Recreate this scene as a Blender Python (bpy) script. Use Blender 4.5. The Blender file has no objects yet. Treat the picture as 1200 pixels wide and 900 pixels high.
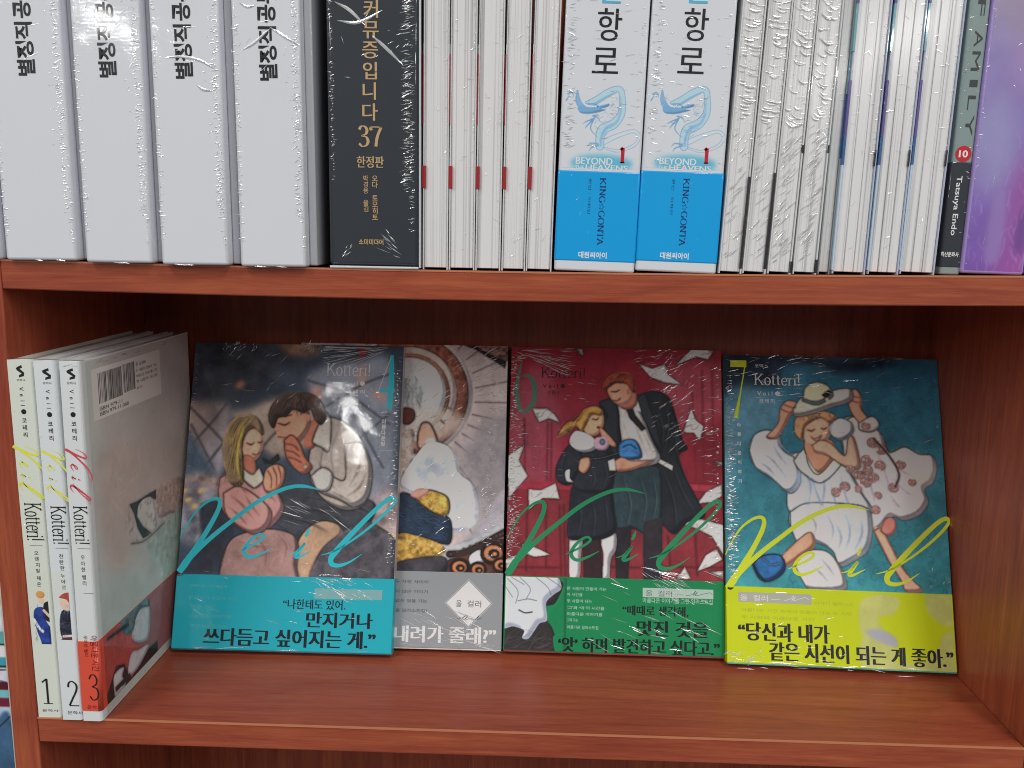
import bpy, bmesh, math, random
import numpy as np
from mathutils import Vector, Matrix, Euler

S = bpy.context.scene
COL = S.collection
RAD = math.radians

# ------------------------------------------------------------------ camera
cam = bpy.data.cameras.new('camera')
camo = bpy.data.objects.new('camera', cam)
COL.objects.link(camo)
camo.location = (0.29210, -0.47370, 0.28530)
camo.rotation_euler = (1.402387, -0.013964, 0.033530)
cam.sensor_fit = 'HORIZONTAL'
cam.sensor_width = 36.0
cam.lens = 36.0 * 1041.4 / 1200.0
cam.clip_start = 0.01
cam.clip_end = 100.0
S.camera = camo

# ------------------------------------------------------------------ light of the room
wd = bpy.data.worlds.new('World')
S.world = wd
wd.use_nodes = True
bg = wd.node_tree.nodes['Background']
bg.inputs['Color'].default_value = (0.93, 0.97, 1.0, 1)
bg.inputs['Strength'].default_value = 0.12

def ceiling_tube_or_fill(x, y, z, power, ln=1.2, wi=0.14):
    l = bpy.data.lights.new('ceiling_tube_or_fill', 'AREA')
    l.shape = 'RECTANGLE'
    l.size = wi
    l.size_y = ln
    l.energy = power
    l.color = (1.0, 0.985, 0.955)
    o = bpy.data.objects.new('ceiling_tube_or_fill', l)
    COL.objects.link(o)
    o.location = (x, y, z)
    return o
ceiling_tube_or_fill(-0.62, -3.35, 1.75, 16.0, .75, .05)      # the one mirrored in the first cover
for lx, ly, pw in ((2.9, -2.4, 46), (2.9, -4.4, 72), (2.9, -6.4, 96), (2.9, -8.4, 80),
                   (-2.9, -2.4, 44), (-2.9, -4.4, 66), (-2.9, -6.4, 92), (-5.6, -7.4, 92),
                   (0.95, -1.3, 24), (-0.75, -1.3, 24), (2.9, -0.9, 12)):  # the near tubes on this line are added front fill, clear of the mirrored area
    ceiling_tube_or_fill(lx, ly, 1.75, pw * 0.76)

S.cycles.filter_width = 1.05
S.view_settings.view_transform = 'Standard'
S.view_settings.look = 'None'
S.view_settings.exposure = 0.0
S.view_settings.gamma = 1.0

# ------------------------------------------------------------------ helpers
def lin(c):
    c = np.asarray(c, float) / 255.0
    return np.where(c <= 0.04045, c / 12.92, ((c + 0.055) / 1.055) ** 2.4)

GAIN = 1.25            # print colours: picture value -> reflectance

def mat(name, rgb, rough=0.5, coat=0.0, attr=False, spec=0.3, film=0.0, var=0.0, k=None, coat_rough=0.05):
    m = bpy.data.materials.new(name)
    m.use_nodes = True
    nt = m.node_tree
    b = nt.nodes['Principled BSDF']
    kk = GAIN if k is None else k
    c = np.clip(lin(rgb) * kk, 0.002, 0.86)
    b.inputs['Base Color'].default_value = (*c, 1)
    b.inputs['Roughness'].default_value = rough
    b.inputs['Specular IOR Level'].default_value = spec
    b.inputs['Coat Weight'].default_value = coat
    b.inputs['Coat Roughness'].default_value = coat_rough
    src = None
    if attr:
        a = nt.nodes.new('ShaderNodeAttribute')
        a.attribute_name = 'Col'
        src = a.outputs['Color']
    tc = nt.nodes.new('ShaderNodeTexCoord')
    if var > 0:
        n = nt.nodes.new('ShaderNodeTexNoise')
        n.inputs['Scale'].default_value = 35
        n.inputs['Detail'].default_value = 6
        nt.links.new(tc.outputs['Object'], n.inputs['Vector'])
        mr = nt.nodes.new('ShaderNodeMapRange')
        mr.inputs['To Min'].default_value = 1 - var
        mr.inputs['To Max'].default_value = 1 + var
        nt.links.new(n.outputs['Fac'], mr.inputs['Value'])
        mx = nt.nodes.new('ShaderNodeVectorMath')
        mx.operation = 'SCALE'
        if src is not None:
            nt.links.new(src, mx.inputs[0])
        else:
            mx.inputs[0].default_value = tuple(c)
        nt.links.new(mr.outputs['Result'], mx.inputs['Scale'])
        src = mx.outputs['Vector']
    if src is not None:
        nt.links.new(src, b.inputs['Base Color'])
    if film > 0:
        # the shrink film over the print: slow waves, fine orange-peel and cross creases
        n1 = nt.nodes.new('ShaderNodeTexNoise')
        n1.inputs['Scale'].default_value = 22
        n1.inputs['Detail'].default_value = 2
        n2 = nt.nodes.new('ShaderNodeTexNoise')
        n2.inputs['Scale'].default_value = 700
        n2.inputs['Detail'].default_value = 1
        mp = nt.nodes.new('ShaderNodeMapping')
        mp.inputs['Scale'].default_value = (60, 60, 420)
        n3 = nt.nodes.new('ShaderNodeTexNoise')
        n3.inputs['Scale'].default_value = 1.0
        n3.inputs['Detail'].default_value = 2
        nt.links.new(tc.outputs['Object'], n1.inputs['Vector'])
        nt.links.new(tc.outputs['Object'], n2.inputs['Vector'])
        nt.links.new(tc.outputs['Object'], mp.inputs['Vector'])
        nt.links.new(mp.outputs['Vector'], n3.inputs['Vector'])
        prev = None
        for nn, st, di in ((n1, 1.0, 0.0007 * film), (n2, 1.0, 0.000016 * film), (n3, 1.0, 0.00003 * film)):
            bp = nt.nodes.new('ShaderNodeBump')
            bp.inputs['Strength'].default_value = st
            bp.inputs['Distance'].default_value = di
            nt.links.new(nn.outputs['Fac'], bp.inputs['Height'])
            if prev is not None:
                nt.links.new(prev.outputs['Normal'], bp.inputs['Normal'])
            prev = bp
        nt.links.new(prev.outputs['Normal'], b.inputs['Coat Normal'])
    return m

def wood(name, axis, dark=1.0):
    m = bpy.data.materials.new(name)
    m.use_nodes = True
    nt = m.node_tree
    N, L = nt.nodes, nt.links
    b = N['Principled BSDF']
    tc = N.new('ShaderNodeTexCoord')
    sc = {'x': (3.0, 70.0, 70.0), 'z': (70.0, 70.0, 3.0)}[axis]
    mp = N.new('ShaderNodeMapping'); mp.inputs['Scale'].default_value = sc
    L.new(tc.outputs['Object'], mp.inputs['Vector'])
    n1 = N.new('ShaderNodeTexNoise'); n1.inputs['Scale'].default_value = 1.0; n1.inputs['Detail'].default_value = 5; n1.inputs['Distortion'].default_value = 1.2
    L.new(mp.outputs['Vector'], n1.inputs['Vector'])
    mp2 = N.new('ShaderNodeMapping'); mp2.inputs['Scale'].default_value = tuple(8 * s for s in sc)
    L.new(tc.outputs['Object'], mp2.inputs['Vector'])
    n2 = N.new('ShaderNodeTexNoise'); n2.inputs['Scale'].default_value = 1.0; n2.inputs['Detail'].default_value = 3
    L.new(mp2.outputs['Vector'], n2.inputs['Vector'])
    n3 = N.new('ShaderNodeTexNoise'); n3.inputs['Scale'].default_value = 9.0; n3.inputs['Detail'].default_value = 3
    L.new(tc.outputs['Object'], n3.inputs['Vector'])
    # cathedral figure: stretched waves
    mp4 = N.new('ShaderNodeMapping'); mp4.inputs['Scale'].default_value = {'x': (2.2, 16.0, 16.0), 'z': (16.0, 16.0, 2.2)}[axis]
    L.new(tc.outputs['Object'], mp4.inputs['Vector'])
    n4 = N.new('ShaderNodeTexNoise'); n4.inputs['Scale'].default_value = 1.0; n4.inputs['Detail'].default_value = 1
    L.new(mp4.outputs['Vector'], n4.inputs['Vector'])
    mul = N.new('ShaderNodeMath'); mul.operation = 'MULTIPLY'; mul.inputs[1].default_value = 22.0
    L.new(n4.outputs['Fac'], mul.inputs[0])
    fr = N.new('ShaderNodeMath'); fr.operation = 'PINGPONG'; fr.inputs[1].default_value = 1.0
    L.new(mul.outputs[0], fr.inputs[0])
    pw = N.new('ShaderNodeMath'); pw.operation = 'POWER'; pw.inputs[1].default_value = 5.0
    L.new(fr.outputs[0], pw.inputs[0])
    def mad(a, f, c):
        q = N.new('ShaderNodeMath'); q.operation = 'MULTIPLY_ADD'
        L.new(a, q.inputs[0]); q.inputs[1].default_value = f
        if isinstance(c, float): q.inputs[2].default_value = c
        else: L.new(c, q.inputs[2])
        return q.outputs[0]
    t = mad(n1.outputs['Fac'], 0.5, -0.18)
    t = mad(n2.outputs['Fac'], 0.45, t)
    t = mad(n3.outputs['Fac'], 0.35, t)
    mp5 = N.new('ShaderNodeMapping'); mp5.inputs['Scale'].default_value = tuple(q * w_ for q, w_ in zip(sc, {'x': (26, 28, 28), 'z': (28, 28, 26)}[axis]))
    L.new(tc.outputs['Object'], mp5.inputs['Vector'])
    n5 = N.new('ShaderNodeTexNoise'); n5.inputs['Scale'].default_value = 1.0; n5.inputs['Detail'].default_value = 2
    L.new(mp5.outputs['Vector'], n5.inputs['Vector'])
    t = mad(n5.outputs['Fac'], 0.42, t)
    # rubbed scratches
    mp6 = N.new('ShaderNodeMapping'); mp6.inputs['Scale'].default_value = (14, 240, 240) if axis == 'x' else (240, 240, 14); mp6.inputs['Rotation'].default_value = (0, .0, .12)
    L.new(tc.outputs['Object'], mp6.inputs['Vector'])
    n6 = N.new('ShaderNodeTexNoise'); n6.inputs['Scale'].default_value = 1.0; n6.inputs['Detail'].default_value = 1
    L.new(mp6.outputs['Vector'], n6.inputs['Vector'])
    p6 = N.new('ShaderNodeMath'); p6.operation = 'POWER'; p6.inputs[1].default_value = 9.0
    L.new(n6.outputs['Fac'], p6.inputs[0])
    t = mad(p6.outputs[0], 2.2, t)
    t = mad(pw.outputs[0], -0.12, t)
    r = N.new('ShaderNodeValToRGB')
    e = r.color_ramp.elements
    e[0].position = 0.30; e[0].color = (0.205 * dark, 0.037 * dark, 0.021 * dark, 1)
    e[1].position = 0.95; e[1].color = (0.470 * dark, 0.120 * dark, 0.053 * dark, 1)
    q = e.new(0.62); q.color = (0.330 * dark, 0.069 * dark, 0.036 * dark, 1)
    L.new(t, r.inputs['Fac'])
    L.new(r.outputs['Color'], b.inputs['Base Color'])
    b.inputs['Roughness'].default_value = 0.34
    b.inputs['Specular IOR Level'].default_value = 0.3
    bp = N.new('ShaderNodeBump'); bp.inputs['Strength'].default_value = 0.25; bp.inputs['Distance'].default_value = 0.0004
    L.new(n2.outputs['Fac'], bp.inputs['Height']); L.new(bp.outputs['Normal'], b.inputs['Normal'])
    return m

def pages(name, rgb, seed=0.0):
    m = bpy.data.materials.new(name)
    m.use_nodes = True
    nt = m.node_tree
    N, L = nt.nodes, nt.links
    b = N['Principled BSDF']
    tc = N.new('ShaderNodeTexCoord')
    oi = N.new('ShaderNodeObjectInfo')
    ad = N.new('ShaderNodeVectorMath'); ad.operation = 'ADD'
    ms = N.new('ShaderNodeVectorMath'); ms.operation = 'SCALE'; ms.inputs[0].default_value = (1, 1, 1)
    L.new(oi.outputs['Random'], ms.inputs['Scale'])
    L.new(tc.outputs['Object'], ad.inputs[0]); L.new(ms.outputs['Vector'], ad.inputs[1])
    facs = []
    for sc, de in (((1500, 2, 2), 2), ((420, 1.5, 1.0), 3), ((30, 30, 12), 3)):
        mp = N.new('ShaderNodeMapping'); mp.inputs['Scale'].default_value = sc
        L.new(ad.outputs['Vector'], mp.inputs['Vector'])
        n = N.new('ShaderNodeTexNoise'); n.inputs['Scale'].default_value = 1.0; n.inputs['Detail'].default_value = de
        L.new(mp.outputs['Vector'], n.inputs['Vector'])
        facs.append(n.outputs['Fac'])
    def mad(a, f, c):
        q = N.new('ShaderNodeMath'); q.operation = 'MULTIPLY_ADD'
        L.new(a, q.inputs[0]); q.inputs[1].default_value = f
        if isinstance(c, float): q.inputs[2].default_value = c
        else: L.new(c, q.inputs[2])
        return q.outputs[0]
    t = mad(facs[0], 0.9, -0.35); t = mad(facs[1], 0.8, t); t = mad(facs[2], 0.25, t)
    r = N.new('ShaderNodeValToRGB')
    c = lin(rgb) * GAIN
    e = r.color_ramp.elements
    e[0].position = 0.27; e[0].color = (*np.clip(c * 0.45, 0, .8), 1)
    e[1].position = 0.62; e[1].color = (*np.clip(c * 1.06, 0, .84), 1)
    L.new(t, r.inputs['Fac']); L.new(r.outputs['Color'], b.inputs['Base Color'])
    b.inputs['Roughness'].default_value = 0.6
    b.inputs['Coat Weight'].default_value = 0.5
    b.inputs['Coat Roughness'].default_value = 0.15
    return m

def film_mat():
    m = bpy.data.materials.new('clear_film')
    m.use_nodes = True
    nt = m.node_tree
    b = nt.nodes['Principled BSDF']
    b.inputs['Base Color'].default_value = (0.95, 0.96, 0.97, 1)
    b.inputs['Metallic'].default_value = 0.7
    b.inputs['Roughness'].default_value = 0.26
    b.inputs['Coat Weight'].default_value = 1.0
    b.inputs['Coat Roughness'].default_value = 0.08
    b.inputs['Alpha'].default_value = 0.84
    return m

def link(o, parent=None):
    COL.objects.link(o)
    if parent is not None:
        o.parent = parent
    return o

def mesh(name, verts, faces, m, parent=None, smooth=False):
    me = bpy.data.meshes.new(name)
    me.from_pydata([tuple(v) for v in verts], [], [tuple(f) for f in faces])
    for x in (m if isinstance(m, (list, tuple)) else [m]):
        me.materials.append(x)
    if smooth:
        me.polygons.foreach_set('use_smooth', [True] * len(me.polygons))
    me.update()
    return link(bpy.data.objects.new(name, me), parent)

class MB:
    """collects boxes, with bevelled edges, into one mesh"""
    def __init__(s):
        s.bm = bmesh.new()
    def box(s, x0, x1, y0, y1, z0, z1, bev=0.0, seg=2, mi=0, which=None):
        t = bmesh.new()
        r = bmesh.ops.create_cube(t, size=1.0)
        for v in t.verts:
            v.co = Vector((x0 + (v.co.x + .5) * (x1 - x0), y0 + (v.co.y + .5) * (y1 - y0), z0 + (v.co.z + .5) * (z1 - z0)))
        if bev > 0:
            ed = [e for e in t.edges if which is None or which(e)]
            bmesh.ops.bevel(t, geom=ed, offset=bev, segments=seg, profile=0.5, affect='EDGES')
            big = sorted((f.calc_area() for f in t.faces), reverse=True)[:6]
            for f in t.faces:
                f.smooth = f.calc_area() < big[-1] * 0.999
        for f in t.faces:
            f.material_index = mi
        me = bpy.data.meshes.new('tmp')
        t.to_mesh(me); t.free()
        s.bm.from_mesh(me)
        bpy.data.meshes.remove(me)
        return s
    def build(s, name, m, parent=None):
        me = bpy.data.meshes.new(name)
        s.bm.normal_update()
        s.bm.to_mesh(me); s.bm.free()
        for x in (m if isinstance(m, (list, tuple)) else [m]):
            me.materials.append(x)
        return link(bpy.data.objects.new(name, me), parent)

def thing(name, label, cat, loc, rot=(0, 0, 0), group=None):
    o = bpy.data.objects.new(name, None)
    o.empty_display_size = 0.02
    o.location = loc
    o.rotation_euler = rot
    COL.objects.link(o)
    o['label'] = label
    o['category'] = cat
    if group:
        o['group'] = group
    return o

FRONT = lambda u, v, e: (u / 1000.0, -e / 1000.0, v / 1000.0)      # a face that looks along -y

# ---- lettering ---------------------------------------------------------------
_tc = {}
_cu = bpy.data.curves.new('type_setter', 'FONT')
_cu.size = 1.0
_cu.resolution_u = 3
_to = bpy.data.objects.new('type_setter', _cu)
def text_raw(s, bold=0.0, spacing=1.0):
    k = (s, bold, spacing)
    if k not in _tc:
        _cu.body = s
        _cu.offset = bold
        _cu.space_character = spacing
        me = _to.to_mesh()
        V = np.array([v.co[:2] for v in me.vertices]) if len(me.vertices) else np.zeros((0, 2))
        F = [tuple(p.vertices) for p in me.polygons]
        _to.to_mesh_clear()
        _tc[k] = (V, F)
    V, F = _tc[k]
    return V.copy(), F

def ribbon(pts, wid, n=10, closed=False):
    """a brush stroke: smooth curve through pts with half widths wid -> verts, quads (2-D)"""
    P = np.array(pts, float)
    W = np.array(wid if np.ndim(wid) else [wid] * len(P), float)
    if len(P) == 2:
        Q = np.array([P[0] + (P[1] - P[0]) * t for t in np.linspace(0, 1, 4)])
        R = np.interp(np.linspace(0, 1, 4), [0, 1], W)
    else:
        PP = np.vstack([2 * P[0] - P[1], P, 2 * P[-1] - P[-2]])
        Q, R = [], []
        for i in range(1, len(PP) - 2):
            for t in np.linspace(0, 1, n, endpoint=False):
                a, b, c, d = PP[i - 1], PP[i], PP[i + 1], PP[i + 2]
                Q.append(.5 * ((2 * b) + (c - a) * t + (2 * a - 5 * b + 4 * c - d) * t * t + (3 * b - a - 3 * c + d) * t ** 3))
                R.append(W[i - 1] + (W[i] - W[i - 1]) * t)
        Q.append(P[-1]); R.append(W[-1])
        Q = np.array(Q); R = np.array(R)
    T = np.gradient(Q, axis=0)
    T /= np.maximum(np.linalg.norm(T, axis=1), 1e-9)[:, None]
    Nn = np.stack([-T[:, 1], T[:, 0]], 1)
    V = np.vstack([Q + Nn * R[:, None], Q - Nn * R[:, None]])
    k = len(Q)
    F = [(i, i + k, i + 1 + k, i + 1) for i in range(k - 1)]
    return V, F

# a small roman face drawn with a broad nib: thick upright strokes, thin level ones, slab feet
def _arc(cx, cy, rx, ry, a0, a1, n=9):
    return [(cx + rx * math.cos(RAD(a)), cy + ry * math.sin(RAD(a))) for a in np.linspace(a0, a1, n)]
NIB = {
 'K': (.74, [[(.14, 0), (.14, .7)], [(.62, .7), (.18, .3)], [(.30, .42), (.66, 0)]], [(.14, 0), (.14, .7), (.60, .7), (.66, 0)]),
 'o': (.52, [_arc(.26, .23, .19, .235, 90, 450, 17)], []),
 't': (.36, [[(.15, .60), (.15, .12), (.20, .02), (.31, .03)], [(.03, .45), (.31, .45)]], []),
 'e': (.47, [[(.06, .26), (.41, .26), (.38, .41), (.25, .47), (.10, .38), (.06, .22), (.12, .06), (.26, 0), (.41, .08)]], []),
 'r': (.40, [[(.13, 0), (.13, .46)], [(.14, .32), (.22, .43), (.34, .45)]], [(.13, 0), (.08, .46)]),
 'i': (.27, [[(.13, 0), (.13, .46)], [(.13, .61), (.13, .68)]], [(.13, 0), (.08, .46)]),
 '!': (.30, [[(.14, .72), (.14, .2)], [(.14, .0), (.14, .07)]], []),
 'I': (.36, [[(.18, 0), (.18, .7)]], [(.18, 0), (.18, .7)]),
 'N': (.74, [[(.13, 0), (.13, .7)], [(.13, .7), (.60, 0)], [(.60, 0), (.60, .7)]], [(.13, 0), (.13, .7), (.60, .7)]),
 'G': (.72, [_arc(.36, .35, .29, .36, 45, 330, 13), [(.61, .06), (.61, .30)]], [(.60, .30)]),
 'O': (.74, [_arc(.37, .35, .30, .36, 90, 450, 19)], []),
 'T': (.62, [[(.31, 0), (.31, .68)], [(.04, .55), (.05, .68), (.57, .68), (.58, .55)]], [(.31, 0)]),
 'A': (.70, [[(.08, 0), (.34, .7)], [(.34, .7), (.62, 0)], [(.18, .24), (.51, .24)]], [(.08, 0), (.62, 0)]),
 'B': (.62, [[(.14, 0), (.14, .7)], [(.14, .68), (.38, .68), (.47, .53), (.38, .38), (.14, .37)], [(.38, .38), (.53, .20), (.40, .02), (.14, .02)]], [(.10, 0), (.10, .7)]),
 'E': (.58, [[(.14, 0), (.14, .7)], [(.14, .68), (.50, .68), (.51, .56)], [(.14, .37), (.40, .37)], [(.14, .02), (.52, .02), (.54, .16)]], [(.10, 0), (.10, .7)]),
 'Y': (.66, [[(.08, .7), (.32, .34)], [(.58, .7), (.32, .34)], [(.32, .34), (.32, 0)]], [(.08, .7), (.58, .7), (.32, 0)]),
 'D': (.72, [[(.14, 0), (.14, .7)], [(.14, .68), (.40, .68), (.60, .48), (.60, .22), (.40, .02), (.14, .02)]], [(.10, 0), (.10, .7)]),
 'H': (.76, [[(.15, 0), (.15, .7)], [(.60, 0), (.60, .7)], [(.15, .36), (.60, .36)]], [(.15, 0), (.15, .7), (.60, 0), (.60, .7)]),
 'V': (.68, [[(.07, .7), (.34, 0)], [(.34, 0), (.60, .7)]], [(.07, .7), (.60, .7)]),
 'S': (.54, [[(.45, .56), (.33, .70), (.14, .64), (.12, .48), (.28, .37), (.44, .26), (.42, .08), (.25, .0), (.08, .13)]], []),
 '1': (.40, [[(.20, 0), (.20, .70)], [(.20, .70), (.08, .60)]], [(.20, 0)]),
 '2': (.50, [[(.08, .54), (.12, .66), (.25, .70), (.40, .60), (.38, .44), (.22, .22), (.08, .03)], [(.08, .03), (.45, .03)]], []),
 '3': (.50, [[(.08, .58), (.16, .69), (.30, .69), (.39, .57), (.34, .43), (.20, .37), (.36, .32), (.43, .18), (.36, .04), (.20, 0), (.07, .10)]], []),
 '7': (.50, [[(.06, .56), (.07, .67), (.45, .67)], [(.45, .67), (.30, .34), (.24, 0)]], []),
 ' ': (.30, [], []),
}
def nib_text(s, thick=.055, thin=.018, tilt=0.0):
    V, F, x = [], [], 0.0
    for ch in s:
        if ch == '\u2606':
            pts = [(x + .36 + (.33 if i % 2 == 0 else .15) * math.cos(RAD(90 + 36 * i)), .33 + (.33 if i % 2 == 0 else .15) * math.sin(RAD(90 + 36 * i))) for i in range(11)]
            for a, b in zip(pts[:-1], pts[1:]):
                v, f = ribbon([a, b], .02)
                k = sum(len(q) for q in V)
                V.append(v); F += [tuple(i + k for i in g) for g in f]
            x += .74
            continue
        adv, st, se = NIB[ch]
        for g in st:
            if len(g) == 2:
                P = np.array(g, float)
            else:
                v0, _ = ribbon(g, 0.0, 5)
                P = v0[:len(v0) // 2]
            d = np.gradient(P, axis=0)
            d /= np.maximum(np.linalg.norm(d, axis=1), 1e-9)[:, None]
            ang = np.abs(d[:, 1]) if tilt == 0 else np.abs(d[:, 1] * math.cos(tilt) - d[:, 0] * math.sin(tilt))
            w = thin + (thick - thin) * ang ** 1.5
            n = np.stack([-d[:, 1], d[:, 0]], 1)
            k = sum(len(q) for q in V)
            m_ = len(P)
            V.append(np.vstack([P + n * w[:, None], P - n * w[:, None]]) + np.array([x, 0]))
            F += [(k + i, k + i + m_, k + i + 1 + m_, k + i + 1) for i in range(m_ - 1)]
        for (sx, sy) in se:
            k = sum(len(q) for q in V)
            hw = .115
            y0, y1 = (sy - .002, sy + thin * 1.7) if sy < .1 else (sy - thin * 1.7, sy + .002)
            V.append(np.array([(sx - hw, y0), (sx + hw, y0), (sx + hw, y1), (sx - hw, y1)]) + np.array([x, 0]))
            F.append((k, k + 1, k + 2, k + 3))
        x += adv
    return np.vstack(V), F

def rot2(V, deg):
    a = RAD(deg)
    return V @ np.array([[math.cos(a), math.sin(a)], [-math.sin(a), math.cos(a)]])

def fit(V, box, keep=False):
    """stretch 2-D outline V into the box [(u0,v0),(u1,v1)]"""
    B = np.array(box, float)
    lo, hi = B.min(0), B.max(0)
    a, b = V.min(0), V.max(0)
    s = (hi - lo) / np.maximum(b - a, 1e-9)
    if keep:
        s[:] = s.min()
    c = (lo + hi) / 2
    return (V - (a + b) / 2) * s + c

class Ink:
    """flat lettering laid on one face of a part: collects outlines, builds one mesh"""
    def __init__(s, e0=0.16, mp=FRONT):
        s.e, s.mp, s.done = e0, mp, []
        s.group(None)
    def group(s, name):
        """what follows becomes a mesh of its own with this name"""
        if s.done and not s.done[-1][1]: s.done.pop()
        s.V, s.F, s.M, s.mats = [], [], [], []
        s.done.append((name, s.V, s.F, s.M, s.mats))
    def add(s, V, F, m):
        if m not in s.mats:
            s.mats.append(m)
        k = len(s.V)
        s.V.extend(s.mp(u, v, s.e) for u, v in V)
        s.F.extend(tuple(i + k for i in f) for f in F)
        s.M.extend([s.mats.index(m)] * len(F))
        s.e += 0.004
    def text(s, t, box, m, rot=0, bold=0.0, fat=0.0, spacing=1.0, keep=False):
        V, F = text_raw(t, bold, spacing)
        if rot: V = rot2(V, rot)
        V = fit(V, box, keep)
        B = np.array(box); h = abs(B[1] - B[0]).min()
        if fat > 0:      # brush-cut Hangul: upright strokes fattened sideways
            for d in np.linspace(-fat, fat, 5):
                off = rot2(np.array([[d * h, 0.0]]), rot)[0]
                s.add(V + off, F, m)
                s.e -= 0.002
        else:
            s.add(V, F, m)
    def nib(s, t, box, m, rot=0, thick=.055, thin=.018, keep=False):
        V, F = nib_text(t, thick, thin)
        if rot: V = rot2(V, rot)
        s.add(fit(V, box, keep), F, m)
    def stack(s, t, top, step, size, m, bold=0.0, drift=0.0):
        """upright glyphs one under another from top=(u,v centre)"""
        for i, ch in enumerate(t):
            if ch == ' ': continue
            V, F = text_raw(ch, bold)
            c = (V.min(0) + V.max(0)) / 2
            s.add((V - c) * size + np.array([top[0] + drift * i, top[1] - step * i]), F, m)
    def stroke(s, pts, wid, m, n=10):
        V, F = ribbon(pts, wid, n)
        s.add(V, F, m)
    def rect(s, box, m):
        B = np.array(box); a, b = B.min(0), B.max(0)
        s.add(np.array([(a[0], a[1]), (b[0], a[1]), (b[0], b[1]), (a[0], b[1])]), [(0, 1, 2, 3)], m)
    def poly(s, pts, m):
        s.add(np.array(pts, float), [tuple(range(len(pts)))], m)
    def disc(s, c, r, m, n=24):
        s.poly([(c[0] + r * math.cos(2 * math.pi * i / n), c[1] + r * math.sin(2 * math.pi * i / n)) for i in range(n)], m)
    def build(s, name, parent):
        for nm, V, F, M, mats in s.done:
            if V:
                o = mesh(nm or name, V, F, mats, parent)
                o.data.polygons.foreach_set('material_index', M)

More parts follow.
